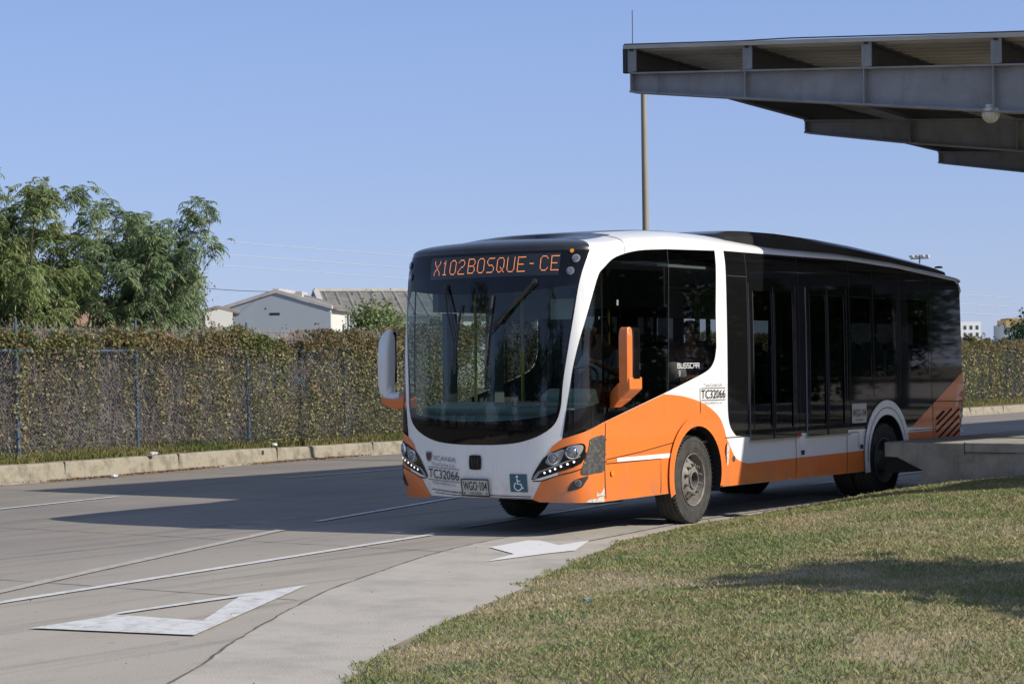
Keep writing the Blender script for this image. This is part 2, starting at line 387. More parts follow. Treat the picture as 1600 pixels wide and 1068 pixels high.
# windscreen
surf_mesh('windscreen_border', [FRIT, WSCREEN], M['black'], off=.003)
ws = surf_mesh('windscreen', [WSCREEN], M['glass_front'], off=.001)
for sg in (1, -1):
    f = (lambda l: l) if sg > 0 else mir
    q = surf_mesh('quarter_window', [f(Q_WIN)], M['glass_front' if sg > 0 else 'glass_far'], off=.004)
    surf_mesh('window_border', [f([(1.045, 1.075), (1.087, 1.33), (1.546, 1.42), (1.563, 1.205)])], M['black'], parent=q, off=.006)
    surf_mesh('side_window', [f(A_WIN)], M['glass_dark' if sg > 0 else 'glass_far'], off=.004)
    wB = surf_mesh('side_window', [f(B_WIN)], M['glass_mid' if sg > 0 else 'glass_dark'], off=.004)
    surf_mesh('window_trim', [f(strip([(1.484, 2.775), (1.567, 1.205)], .03))], M['black'], parent=q, off=.008)
    surf_mesh('window_trim', [f(strip([(2.964, 3.08), (2.893, 1.515)], .012))], M['gap'], parent=wB, off=.007)
    holes = [rect(a, b, *PZ) for a, b in PANES]
    DH = [rect(4.86, 5.84, 1.02, 2.68), rect(6.33, 7.26, 1.02, 2.68)]
    surf_mesh('black_flank', [f(BAND)]+[f(h) for h in holes]+[f(h) for h in DH], M['black'], off=.005)['label'] = 'glossy black window band'
    for h in holes: surf_mesh('window_pane', [f(h)], M['glass_mid' if sg > 0 else 'glass_far'], off=.003)
    for uu in (4.74, 6.06, 7.47, 8.18, 9.0, 10.05):
        surf_mesh('panel_joint', [f(strip([(uu, .96 if uu < 7.6 or uu > 9.5 else 1.36), (uu, zc(uu)-.02)], .010))], M['matt'], off=.008) if sg > 0 else None
    surf_mesh('panel_joint', [f(strip([(4.27, 2.83), (4.75, 2.83)], .012))], M['matt'], off=.008) if sg > 0 else None
    # orange flank
    OR = [(.924, .962), (.889, .897), (.862, .864), (.97, .65), (.795, .595), (.676, .403), (.75, .377), (1.5, .366), (2.946, .378)]+circ(3.51, .57, .542, 200, -20, 28)+[(4.06, .388), (8.0, .383)]+circ(8.54, .57, .542, 200, 171, 5)+[(7.9, .657), (5.934, .64), (4.726, .628)]+smooth_open([(4.60, .645), (4.424, .705), (4.297, .837), (4.20, .959), (4.159, 1.05), (4.04, 1.194), (3.8, 1.317), (3.524, 1.396), (3.169, 1.453), (2.80, 1.478)])+[(1.563, 1.200), (1.028, 1.036)]
    surf_mesh('orange_panel', [f(OR)], M['orange'], off=.004)['label'] = 'orange lower front and skirt panel'
    RO = [(11.14, 1.66), (11.42, 1.72), (11.42, .40), (9.095, .385)]+circ(8.54, .57, .542, -15, 10, 4)+[(9.20, .845), (10.064, .846), (10.064, .891), (9.337, .909)]
    surf_mesh('orange_panel', [f(RO)], M['orange'], off=.007)['label'] = 'orange triangular tail panel'
    # mudguards
    lip = circ(3.51, .58, .64, 203, -16, 30)+circ(3.51, .57, .535, -18, 202, 30)
    surf_mesh('mudguard', [f(lip)], M['orange'], off=.028)
    lip = circ(8.54, .60, .70, 200, -20, 30)+circ(8.54, .57, .535, -18, 202, 30)
    g = surf_mesh('mudguard', [f(lip)], M['white'], off=.022)
    surf_mesh('blue_line', [f(strip(circ(8.54, .6, .60, 190, 20, 30), .012))], M['blue'], parent=g, off=.025)
    # wheel-arch tunnel (dark) joins the lip to the underbody
    for cu in (3.51, 8.54):
        mb = MB(); pr_ = circ(cu, .57, .54, 205, -25, 24)
        y0 = 0
        A = [S(u, z, 0) for u, z in pr_]
        vs = [(sg*(p[0]+.027), p[1], p[2]) for p in A]+[(sg*.62, p[1], p[2]) for p in A]; n = len(A)
        mb.add(vs, [(i, i+1, n+i+1, n+i) for i in range(n-1)]); mb.add(vs[n:], [tuple(range(n))])
        mb.build('wheel_arch', M['under'], bus)
    # chrome-white stripe, seams
    surf_mesh('white_stripe', [f([(1.826, .816), (1.825, .776), (2.99, .773), (2.995, .823)])], M['signwhite'], off=.007)
    for ln in ([(1.603, 1.195), (1.585, .8), (1.575, .40)], [(1.612, .809), (2.3, .862), (3.0, .937)], [(1.604, .765), (2.723, .771), (2.728, .39)], [(3.60, 1.53), (3.605, 1.25)], [(5.94, .94), (5.94, .385)], [(7.36, .94), (7.36, .385)], [(4.17, .95), (7.96, .945)], [(9.27, .868), (10.07, .868)], [(10.075, 1.25), (10.075, .42)], [(10.075, 1.25), (11.12, 1.235)], [(1.55, .862), (1.61, .865)], [(7.44, .9), (7.7, .9), (7.7, .70)]):
        surf_mesh('panel_joint', [f(strip(ln, .009))], M['gap'], off=.0085)
    for (u, z) in ((4.37, .70), ):
        surf_mesh('tow_cap', [f(circ(u, z, .035, n=14))], M['patch'], off=.009)
    for (u, z) in ((6.12, .70), (7.78, .71)):
        surf_mesh('side_marker', [f(rect(u-.04, u+.04, z-.028, z+.028))], M['matt'], off=.011)
    surf_mesh('side_marker', [f(rect(5.97, 6.08, .90, .95))], M['red'], off=.013)
    # grille louvres
    gr = surf_mesh('engine_grille', [f([(10.15, .60), (11.0, .60), (11.0, 1.16), (10.62, 1.16), (10.15, .95)])], M['orange'], off=.012)
    for k in range(7):
        z0 = .50+.105*k; u0_ = 10.17; u1_ = 10.98
        pts = [(u0_, z0), (u1_, z0+.32)]
        pts = [(u, z) for u, z in pts]
        if k == 4: pts = [(10.17, .92), (10.72, 1.135)]
        if k == 5: pts = [(10.17, 1.0), (10.45, 1.11)]
        if k == 6: continue
        if k == 3: pts = [(10.17, .82), (10.98, 1.13)]
        if k == 0: pts = [(10.4, .61), (10.98, .83)]
        surf_mesh('louvre', [f(strip(pts, .035))], M['gap'], parent=gr, off=.015)
    surf_mesh('tail_reflector', [f(rect(10.99, 11.11, .80, .85))], M['signwhite'], off=.02)
# ---- roof
def roof_pt(u, t, sgn=None):
    e = Vector(S(u, zc(u))); cy = min(max(e.y, 1.15), LB-.55)
    c = Vector((0, cy, 0)); H = .155+.02*max(0, 1-abs(u)/2.2)+float(np.interp(e.y, [.5, 1.3, 2.7, 3.5, 4.6], [0, .03, .085, .09, 0])); ne = 2.2+.6*max(0, min(1, (4.6-abs(u))/1.4))
    h = t; zz = e.z+H*(1-(1-h)**ne)**(1/ne)
    p = Vector((e.x*(1-h)+c.x*h, e.y*(1-h)+c.y*h, zz)); return p
def roof_part(name, ulist, m, parent=bus, t0=0.0, lift=0):
    ts = [0, .004, .012, .03, .06, .1, .15, .22, .32, .45, .6, .8, 1.0]; ts = [t for t in ts if t >= t0]
    mb = MB(); n = len(ts)
    vs = [roof_pt(u, t)+Vector((0, 0, lift)) for u in ulist for t in ts]
    fs = [(i*n+j, (i+1)*n+j, (i+1)*n+j+1, i*n+j+1) for i in range(len(ulist)-1) for j in range(n-1)]
    mb.add(vs, fs); o = mb.build(name, m, parent, smooth=60, recalc=False); return o
def frange(a, b, s):
    n = max(1, int(round((b-a)/s))); return [a+(b-a)*i/n for i in range(n+1)]
roof_part('roof_front', frange(-1.285, 1.285, .05), M['dome'])['label'] = 'black rounded front dome'
for sg in (1, -1):
    for (ua, ub, tt) in ((1.285, 2.2, .22), (2.2, 4.4, .45)):
        L = [sg*u for u in frange(ua, ub, .06)]
        roof_part('roof_front', L if sg > 0 else L[::-1], M['dome'], t0=tt, lift=.004)['label'] = 'black roof centre behind the dome'
for sg in (1, -1):
    L = frange(1.285, 3, .06)+frange(3, 11, .25)[1:]+frange(11, UR, .05)[1:]
    L = [sg*u for u in L]
    if sg < 0: L = L[::-1]
    roof_part('roof', L, M['white'])
# roof seam + black fairing
mb = MB(); ys = [3.5, 3.75, 4.1, 4.9, 6, 7, 8, 8.9, 9.6, 9.95]; zt = [3.350, 3.395, 3.411, 3.418, 3.395, 3.352, 3.292, 3.228, 3.172, 3.12]
sec = []
for y, z in zip(ys, zt):
    xw = 1.06; zb = zc(u_of_y(y))+.085
    sec.append([(-xw, y, zb), (-xw+.02, y, zb+(z-zb)*.6), (-xw+.10, y, z-.008), (-xw+.2, y, z), (0, y, z+.012), (xw-.2, y, z), (xw-.10, y, z-.008), (xw-.02, y, zb+(z-zb)*.6), (xw, y, zb)])
vs = [p for s_ in sec for p in s_]; n = 9
mb.add(vs, [(i*n+j, i*n+j+1, (i+1)*n+j+1, (i+1)*n+j) for i in range(len(sec)-1) for j in range(n-1)]); mb.add(sec[0], [tuple(range(9))]); mb.add(sec[-1], [tuple(range(9))[::-1]])
mb.build('roof_fairing', M['dome'], bus, smooth=35)['label'] = 'long black roof fairing'
mb = MB()
pts = [roof_pt(2.02, t)+Vector((0, 0, .002)) for t in (0, .01, .03, .06, .1, .15, .22, .32)]
mb.tube([Vector(S(2.02, z, .0)) for z in (2.99, 3.03)]+pts, .0035, 5); mb.build('roof_joint', M['gap'], bus)
mb = MB().lathe([(0, .03), (.05, .025), (.06, 0)], Matrix.Translation((.95, 9.95, 3.15)), 16); mb.build('roof_lamp', M['matt'], bus, smooth=True)
# rear end: window, lamps
mb = MB().box(-1.0, 1.0, LB-.012, LB+.012, 1.9, 2.8); mb.build('rear_window', M['black'], bus)
for sg in (1, -1): MB().box(sg*.98-.09, sg*.98+.09, LB-.02, LB+.03, .9, 1.4).build('tail_light', M['red'], bus, bevel=.01)
MB().box(-1.1, 1.1, LB-.05, LB+.05, .38, .6).build('rear_bumper', M['orange'], bus, bevel=.02)
# underbody
mb = MB().box(-.62, .62, .5, 9.7, .42, .90).box(-1.15, 1.15, .35, 1.7, .42, .5).box(-1.2, 1.2, 4.2, 6.8, .42, .9)
mb.box(-.95, .95, 2.33, 2.42, .42, .56).box(-.95, .95, 7.4, 7.55, .4, .6).box(-.5, .5, 5.0, 5.6, .30, .42).box(-1.1, 1.1, 8.3, 9.9, .42, .9)
mb.build('underbody', M['under'], bus)
MB().box(.35, .75, 1.15, 1.7, .28, .42).box(.05, .3, .75, 1.1, .30, .42).build('air_tank', M['under'], bus, bevel=.03)

# ---- doors
for sgn, u0, u1, zt_ in ((1, 4.765, 5.942, 2.757), (1, 6.231, 7.358, 2.745), (-1, 4.765, 5.942, 2.757), (-1, 6.231, 7.358, 2.745)):
    f = (lambda l: l) if sgn > 0 else mir
    um = (u0+u1)/2
    o = surf_mesh('door', [f(rect(u0, u1, .895, zt_)), f(rect(u0+.10, um-.05, 1.03, zt_-.09)), f(rect(um+.05, u1-.10, 1.03, zt_-.09))], M['black'], off=.020)
    o['label'] = 'black double passenger door with two glazed leaves'
    for a, b in ((u0+.10, um-.05), (um+.05, u1-.10)): surf_mesh('door_glass', [f(rect(a, b, 1.03, zt_-.09))], M['glass_dark'], parent=o, off=.012)
    if sgn < 0: continue
    ya, yb = u0-UC+.8, u1-UC+.8; X = 1.25
    for yy in (ya, yb): MB().add([S(u_of_y(yy), z, q) for z in (.895, 1.4, 1.9, 2.3, 2.6, zt_) for q in (0, .023)], [(2*i, 2*i+1, 2*i+3, 2*i+2) for i in range(5)]).build('door_edge', M['steel'], bus)
    q = MB(); q.tube([Vector(S(um, z, .024)) for z in (.9, 1.5, 2.0, 2.4, 2.72)], .009, 6)
    for uu in (um-.04, um+.04, u0+.085, u1-.085): q.tube([Vector(S(uu, z, .022)) for z in (1.03, 1.5, 2.0, 2.4, 2.66)], .006, 5)
    q.build('door_seal', M['matt'], bus)
    MB().box(1.245, 1.30, ya-.02, yb+.02, .875, .897).build('door_sill', M['sill'], bus)
# ---- lamps
def headlight(sg):
    f = (lambda l: l) if sg > 0 else mir
    HL = smooth_closed([(.692, .630), (.776, .766), (.862, .864), (1.033, .948), (1.179, .986), (1.262, .986), (1.283, .927), (1.23, .783), (.963, .688), (.73, .618)], 3)
    h = surf_mesh('headlight', [f(HL)], M['black'], off=.010)
    h['label'] = 'dark headlight cluster with two round lamps'
    surf_mesh('lamp_trim', [f(smooth_closed([(.85, .80), (.93, .885), (1.06, .93), (1.01, .80), (.93, .76)], 3))], M['steel'], parent=h, off=.013)
    surf_mesh('lamp_trim', [f(smooth_closed([(1.06, .90), (1.12, .965), (1.235, .975), (1.25, .93), (1.19, .85), (1.10, .835)], 3))], M['steel'], parent=h, off=.013)
    surf_mesh('lamp_trim', [f([(.70, .628), (.77, .70), (.97, .80-.03), (1.22, .862), (1.22, .852), (.97, .752), (.80, .69), (.74, .622)])], M['steel'], parent=h, off=.014)
    for (u, z, r) in ((.939, .835, .052), (1.135, .900, .058)):
        u *= sg; n = nrm(u, z); p = Vector(S(u, z))+n*.012
        mt = Matrix.Translation(p-off_parent(bus)) @ n.to_track_quat('Z', 'Y').to_matrix().to_4x4()
        me = MB().lathe([(r*1.18, 0), (r*1.15, .012), (r*.98, .015), (r*.92, .003)], mt, 24); o = me.build('lamp_ring', M['chrome'], None, smooth=30); o.parent = h
        me = MB().lathe([(r*.92, .002), (r*.75, .012), (r*.4, .022), (.001, .026)], mt, 24); o = me.build('lamp_lens', M['lens'], None, smooth=True); o.parent = h
    for (u, z) in ((.843, .687), (.903, .707), (.959, .728), (1.022, .754), (1.09, .778), (1.155, .801)):
        surf_mesh('daylight_lamp', [f(circ(u, z, .0115, n=10))], M['led'], parent=h, off=.016)
    surf_mesh('bumper_seam', [f(strip(smooth_open([(.70, .60), (.80, .60), (.97, .655), (1.2, .715), (1.26, .76), (1.29, .9)]), .010))], M['gap'], off=.0095)
    surf_mesh('white_panel', [f([(.72, .605), (.80, .610), (.985, .662), (.985, .692), (.95, .68), (.72, .612)])], M['white'], off=.007)
    p = surf_mesh('corner_guard', [f(smooth_closed([(1.36, 1.04), (1.59, 1.062), (1.575, .90), (1.575, .70), (1.42, .675), (1.263, .660), (1.228, .70), (1.29, .85), (1.33, .98)], 3))], M['patch'], off=.010)
    p['label'] = 'scratched dark plastic corner guard'
    for (u, z) in ((1.34, 1.0), (1.27, .79), (1.30, .69), (1.60, 1.02), (1.60, .79)): surf_mesh('screw', [f(circ(u, z, .010, n=8))], M['chrome'], parent=p, off=.0135)
    g = surf_mesh('fog_lamp', [f(smooth_closed([(1.077, .497), (1.10, .55), (1.16, .612), (1.311, .650), (1.265, .58), (1.219, .530), (1.13, .505)], 3))], M['matt'], off=.010)
    surf_mesh('lamp_ring', [f(circ(1.19, .578, .036, n=20))], M['steel'], parent=g, off=.014)
    surf_mesh('lamp_lens', [f(circ(1.19, .578, .029, n=20))], M['patch'], parent=g, off=.018)
    surf_mesh('side_lamp', [f(circ(1.711, .662, .032, n=16))], M['amber'], off=.022)
    for (u, z, r) in ((1.14, 2.926, .042), (1.09, 2.795, .042)):
        m_ = surf_mesh('marker_lamp', [f(circ(u, z, r, n=20))], M['steel'], off=.014)
        surf_mesh('lamp_lens', [f(circ(u, z, r*.68, n=16))], M['lens'], parent=m_, off=.020)
headlight(1); headlight(-1)
surf_mesh('side_lamp', [circ(1.09, 3.005, .022, n=12)], M['amber'], off=.014)
surf_mesh('scuff', [[(1.25, .375), (1.30, .402), (1.40, .410), (1.53, .43), (1.535, .368), (1.40, .368)]], M['scuff'], off=.012)['label'] = 'scraped pale filler at the bumper corner'
surf_mesh('scuff', [[(1.40, .43), (1.43, .48), (1.45, .45), (1.50, .47), (1.55, .52), (1.56, .43)]], M['scuff'], off=.009)
surf_mesh('scuff', [smooth_closed([(4.17, .86), (4.23, .90), (4.21, .70), (4.18, .62), (4.16, .72)], 2)], M['scuff'], off=.030)
surf_mesh('bumper_seam', [strip([(-.64, .48), (-.3, .455), (.2, .435), (.67, .432)], .008)], M['gap'], off=.008)
surf_mesh('bumper_seam', [strip([(-.60, .445), (-.3, .425), (.2, .412), (.66, .413)], .006)], M['gap'], off=.008)

# ---- writing
def text_pts(s, h, bold=False):
    c = bpy.data.curves.new('t', 'FONT'); c.body = s; c.size = 1; c.fill_mode = 'BOTH'; c.offset = .006 if bold else 0; c.resolution_u = 3
    o = bpy.data.objects.new('t', c); COL.objects.link(o); bpy.context.view_layer.update()
    me = o.to_mesh(); vs = [tuple(v.co) for v in me.vertices]; fs = [tuple(p.vertices) for p in me.polygons]
    o.to_mesh_clear(); bpy.data.objects.remove(o); bpy.data.curves.remove(c)
    return vs, fs
def decal_text(name, s, u0, u1, z0, z1, m, off=.012, bold=False, parent=bus, slope=0.0, shear=0.0):
    vs, fs = text_pts(s, 1, bold); xs = [v[0] for v in vs]; ys = [v[1] for v in vs]; a, b, c, d = min(xs), max(xs), min(ys), max(ys)
    pv = off_parent(bus)
    out = []
    for v in vs:
        fx = (v[0]-a)/(b-a); fy = (v[1]-c)/(d-c); u = u0+(u1-u0)*fx+shear*fy; z = z0+(z1-z0)*fy+slope*fx
        out.append(Vector(S(u, z))+nrm(u, z)*off-pv)
    me = bpy.data.meshes.new(name); me.from_pydata([tuple(p) for p in out], [], fs); me.update(); return link(name, me, m, parent)
def stroke_text(name, s, u0, u1, z0, z1, m, off=.01, w=.008, parent=bus, slope=0.0):
    G = {'B': [[(0, 0), (0, 2), (1.6, 2), (1.6, 1.1), (0, 1.05)], [(1.6, 1.0), (2, .9), (2, 0), (0, 0)]], 'U': [[(0, 2), (0, 0), (2, 0), (2, 2)]], 'S': [[(2, 2), (0, 2), (0, 1), (2, 1), (2, 0), (0, 0)]],
         'C': [[(2, 2), (0, 2), (0, 0), (2, 0)]], 'A': [[(0, 0), (0, 2), (2, 2), (2, 0)], [(0, 1), (2, 1)]], 'R': [[(0, 0), (0, 2), (2, 2), (2, 1), (0, 1)], [(1.2, 1), (2, 0)]]}
    n = len(s); W = (u1-u0)/(n*2.7-.7); pv = off_parent(bus); mb = MB()
    for i, ch in enumerate(s):
        for pl in G[ch]:
            pl = [(u0+(i*2.7+p[0])*W, z0+(z1-z0)*p[1]/2+slope*(i*2.7+p[0])*W) for p in pl]
            for a, b in zip(pl, pl[1:]):
                dx, dz = b[0]-a[0], b[1]-a[1]; l = math.hypot(dx, dz); ex, ez = dx/l*w/2, dz/l*w/2
                q = [(a[0]-ex-ez, a[1]-ez+ex), (b[0]+ex-ez, b[1]+ez+ex), (b[0]+ex+ez, b[1]+ez-ex), (a[0]-ex+ez, a[1]-ez-ex)]
                mb.add([Vector(S(*p))+nrm(*p)*off for p in q], [(0, 1, 2, 3)])
    o = mb.build(name, m, bus, recalc=False)
    if parent is not bus: o.parent = parent
    return o
def fleet_number(cu, cz, W, slope=0.0):
    e = empty_part = decal_text('fleet_number', 'TC32066', cu-W/2, cu+W/2, cz-.05, cz+.05, M['ink'], bold=True, slope=slope)
    decal_text('operator_name', 'TransCaribe S.A.', cu-W*.40, cu+W*.38, cz+.085, cz+.125, M['greyink'], parent=e, slope=slope)
    decal_text('company_name', 'TRANSAMBIENTAL S.A.S.', cu-W*.40, cu+W*.40, cz-.115, cz-.085, M['greyink'], parent=e, slope=slope)
    for dz in (.068, -.068): surf_mesh('rule_line', [strip([(cu-W*.52, cz+dz), (cu+W*.52, cz+dz+slope)], .006)], M['ink'], parent=e, off=.012)
fleet_number(-.44, .655, .45, -.025)
fleet_number(3.905, 1.462, .55)
# shield with griffin and maker's name
em = surf_mesh('emblem', [smooth_closed([(-.66-.045, .875), (-.66, .885), (-.66+.045, .875), (-.66+.04, .81), (-.66, .775), (-.66-.04, .81)], 3)], M['steel'], off=.010)
surf_mesh('emblem_field', [smooth_closed([(-.66-.034, .862), (-.66, .871), (-.66+.034, .862), (-.66+.03, .815), (-.66, .79), (-.66-.03, .815)], 3)], M['ink'], parent=em, off=.012)
surf_mesh('emblem_griffin', [smooth_closed([(-.675, .853), (-.66, .862), (-.642, .853), (-.650, .838), (-.638, .825), (-.652, .812), (-.66, .80), (-.672, .815), (-.664, .83)], 2)], M['redink'], parent=em, off=.014)
decal_text('maker_name', 'SCANIA', -.585, -.255, .795, .845, M['greyink'], bold=True, slope=-.02)
bd = surf_mesh('badge', [smooth_closed([(-.068, .84), (-.04, .858), (.06, .858), (.085, .84), (.085, .725), (.06, .707), (-.04, .707), (-.068, .725)], 3)], M['black'], off=.014)
for sx in (-1, 1): surf_mesh('badge_mark', [[(.009+sx*.028, .825), (.009+sx*.05, .825), (.009+sx*.045, .745), (.009+sx*.012, .735), (.009+sx*.028, .76)]], M['matt'], parent=bd, off=.017)
surf_mesh('badge_mark', [[(-.006, .80), (.024, .80), (.009, .765)]], M['matt'], parent=bd, off=.017)
# licence plate (a flat plate on brackets)
pl = surf_mesh('licence_plate', [rect(-.175, .175, .432, .603)], M['plate'], off=.022)
surf_mesh('plate_frame', [rect(-.183, .183, .425, .610), rect(-.170, .170, .438, .597)], M['ink'], parent=pl, off=.027)
decal_text('plate_number', 'WGO·104', -.155, .155, .487, .580, M['ink'], off=.026, bold=True, parent=pl)
decal_text('plate_city', 'CARTAGENA', -.08, .08, .447, .470, M['ink'], off=.026, parent=pl)
for u in (-.145, .145): surf_mesh('plate_screw', [circ(u, .457, .009, n=8)], M['ink'], parent=pl, off=.027)
# wheelchair sign
wc = surf_mesh('wheelchair_sign', [rect(.436, .638, .480, .668)], M['sky_blue'], off=.010)
CU, CZ = .530, .57
surf_mesh('wheelchair_symbol', [circ(CU-.006, CZ+.072, .014, n=14)], M['signwhite'], parent=wc, off=.013)
surf_mesh('wheelchair_symbol', [strip([(CU-.006, CZ+.052), (CU-.002, CZ-.005), (CU+.035, CZ-.005), (CU+.052, CZ-.050), (CU+.066, CZ-.045)], .015)], M['signwhite'], parent=wc, off=.0135)
surf_mesh('wheelchair_symbol', [strip([(CU-.004, CZ+.027), (CU+.032, CZ+.027)], .012)], M['signwhite'], parent=wc, off=.0142)
surf_mesh('wheelchair_symbol', [strip(circ(CU, CZ-.030, .042, 120, 340, 20), .013)], M['signwhite'], parent=wc, off=.015)
stroke_text('bodybuilder_name', 'BUSSCAR', .40, .93, 1.385, 1.435, M['ink'], off=.006, w=.010, slope=-.02)
stroke_text('bodybuilder_name', 'BUSSCAR', 3.10, 3.58, 1.765, 1.815, M['signwhite'], off=.010, w=.007)
surf_mesh('window_shield', [smooth_closed([(3.12, 1.735), (3.145, 1.74), (3.17, 1.735), (3.165, 1.69), (3.145, 1.665), (3.125, 1.69)], 2)], M['greyink'], off=.010)
sp = surf_mesh('side_plate', [rect(7.50, 7.93, 1.02, 1.27)], M['plate'], off=.012)
decal_text('plate_number', 'WGO-104', 7.52, 7.91, 1.10, 1.20, M['ink'], off=.015, bold=True, parent=sp)
decal_text('plate_city', 'CARTAGENA', 7.60, 7.83, 1.045, 1.07, M['ink'], off=.015, parent=sp)
surf_mesh('ticket_sticker', [rect(1.815, 1.855, 2.44, 2.50)], M['greyink'], off=.006)
# route sign: dots
FONT = {'X': '10001 10001 01010 00100 01010 10001 10001', '1': '00100 01100 00100 00100 00100 00100 01110', '0': '01110 10001 10001 10001 10001 10001 01110', '2': '01110 10001 00001 00110 01000 10000 11111',
 'B': '11110 10001 10001 11110 10001 10001 11110', 'O': '01110 10001 10001 10001 10001 10001 01110', 'S': '01111 10000 10000 01110 00001 00001 11110', 'Q': '01110 10001 10001 10001 10101 10010 01101',
 'U': '10001 10001 10001 10001 10001 10001 01110', 'E': '11111 10000 10000 11110 10000 10000 11111', '-': '00000 00000 00000 01110 00000 00000 00000', 'C': '01110 10001 10000 10000 10000 10001 01110', ' ': '00000 '*7}
sg_ = surf_mesh('route_sign', [[(-.735, 2.985), (.975, 2.985), (.965, 2.755), (-.705, 2.745)]], M['signback'], off=.008)
mb = MB()
def dots(s, ua, ub, za, zb):
    cols = len(s)*6-1; pu = (ub-ua)/(cols*2-1); pz = (za-zb)/13
    for i, ch in enumerate(s):
        rows = FONT[ch].split()
        g = [[rows[r][c] == '1' for c in range(5)] for r in range(7)]
        on = set(); mb = MB()
        for r in range(7):
            for c in range(5):
                if not g[r][c]: continue
                on.add((2*r, 2*c))
                for dr, dc in ((0, 1), (1, 0), (1, 1), (1, -1)):
                    if 0 <= r+dr < 7 and 0 <= c+dc < 5 and g[r+dr][c+dc]:
                        if dr and dc and (g[r][c+dc] or g[r+dr][c]): continue
                        on.add((2*r+dr, 2*c+dc))
        for (r, c) in on:
            u = ua+(i*12+c)*pu; z = za-r*pz; hu, hz = pu*.30, pz*.30
            mb.add([Vector(S(*p))+nrm(*p)*.012 for p in ((u-hu, z-hz), (u+hu, z-hz), (u+hu, z+hz), (u-hu, z+hz))], [(0, 1, 2, 3)])
        mb.build('sign_character', M['ledsign'], bus, recalc=False).parent = sg_
dots('X102', -.652, -.195, 2.945, 2.785)
dots('BOSQUE', -.150, .585, 2.952, 2.790)
dots('-', .615, .70, 2.955, 2.795)
dots('CE', .755, .970, 2.955, 2.795)
# ---- wipers
def wiper(piv, elbow, blade):
    def pp(u, z, o_=.05): return Vector(S(u, z))+nrm(u, z)*o_
    w_ = MB().tube([pp(*piv, .03), pp(piv[0]*.6+elbow[0]*.4, piv[1]*.6+elbow[1]*.4, .07), pp(*elbow, .05)], [.014, .012, .009], 6)
    w_.tube([pp(piv[0]+.03, piv[1]-.03, .03), pp(elbow[0]+.02, elbow[1]+.06, .05)], .006, 5)
    o = w_.build('wiper', M['matt'], bus, smooth=True)
    b = MB().tube([pp(*p, .02) for p in blade], .010, 5); b.tube([pp(*blade[0], .03), pp(*elbow, .05), pp(*blade[-1], .03)], .006, 5)
    ob = b.build('wiper_blade', M['matt'], bus); ob.parent = o
    MB().lathe([(.001, .04), (.03, .03), (.03, 0)], Matrix.Translation(pp(*piv, .0)) @ nrm(*piv).to_track_quat('Z', 'Y').to_matrix().to_4x4(), 12).build('wiper_pivot', M['matt'], bus, smooth=True)
wiper((-.44, 2.66), (-.26, 2.05), [(-.20, 2.46), (-.25, 2.05), (-.27, 1.72)])
wiper((.70, 2.69), (.16, 2.14), [(.21, 2.55), (.17, 2.2), (.14, 1.80)])
q = MB(); q.tube([Vector(S(.70, 2.68, .05)), Vector(S(.42, 2.40, .06)), Vector(S(.30, 2.26, .05))], .018, 6); q.build('wiper_arm', M['matt'], bus)

# ---- mirrors
def mirror(sg):
    X = sg*1.545
    def sect(z, hw, y0, y1): return [(X-hw*.7, y0, z), (X-hw, y0+.03, z), (X-hw, y1, z), (X+hw, y1, z), (X+hw, y0+.03, z), (X+hw*.7, y0, z)]
    S_ = [sect(1.60, .062, .43, .49), sect(1.65, .070, .42, .49), sect(1.9, .072, .42, .49), sect(2.10, .072, .42, .49), sect(2.17, .068, .43, .49), sect(2.20, .055, .45, .48)]
    if sg < 0: X = -1.545; S_ = [sect(1.50, .055, .26, .38), sect(1.60, .072, .24, .40), sect(1.9, .076, .24, .41), sect(2.08, .074, .26, .41), sect(2.15, .066, .30, .41), sect(2.215, .035, .35, .40)]
    mb = MB(); vs = [p for s_ in S_ for p in s_]; n = 6
    mb.add(vs, [(i*n+j, i*n+(j+1) % n, (i+1)*n+(j+1) % n, (i+1)*n+j) for i in range(5) for j in range(n)]); mb.add(S_[0], [tuple(range(6))[::-1]]); mb.add(S_[-1], [tuple(range(6))])
    o = mb.build('mirror', M['orange' if sg > 0 else 'white'], bus, smooth=30 if sg > 0 else 60, bevel=.012)
    o['label'] = 'narrow orange wing mirror with black back' if sg > 0 else 'tall white wing mirror'
    y0, y1, hw = (.475, .66, .078) if sg > 0 else (.41, .44, .07)
    bk = MB().box(X-hw, X+hw, y0, y1, 1.63, 2.20).build('mirror_back', M['black'], bus, bevel=.035 if sg > 0 else .01); bk.parent = o
    gl = MB().box(X-.055, X+.055, y1, y1+.006, 1.70, 2.15).build('mirror_glass', M['chrome'], bus); gl.parent = o
    if sg > 0: secs = [(1.245, 1.35, 1.50, .62, .68), (1.36, 1.36, 1.57, .52, .68), (1.47, 1.43, 1.62, .44, .68), (1.62, 1.55, 1.68, .43, .68)]
    else: secs = [(-1.20, 1.34, 1.52, .20, .44), (-1.30, 1.33, 1.44, .22, .42), (-1.42, 1.345, 1.44, .23, .42), (-1.56, 1.40, 1.47, .25, .42)]
    secs = [[(x, a, z0), (x, b, z0), (x, b, z1), (x, a, z1)] for x, z0, z1, a, b in secs]
    arm = MB(); vs = [p for s_ in secs for p in s_]
    arm.add(vs, [(i*4+j, i*4+(j+1) % 4, (i+1)*4+(j+1) % 4, (i+1)*4+j) for i in range(3) for j in range(4)]+[(0, 1, 2, 3), (12, 13, 14, 15)])
    am = arm.build('mirror_arm', M['orange'], bus, smooth=30, bevel=.012); am.parent = o
    if sg < 0:
        el = MB().tube([(-1.54, .34, 1.56), (-1.50, .33, 1.46), (-1.40, .33, 1.46), (-1.33, .33, 1.48)], [.085, .075, .06, .05], 10).build('mirror_elbow', M['white'], bus, smooth=True); el.parent = o
mirror(1); mirror(-1)

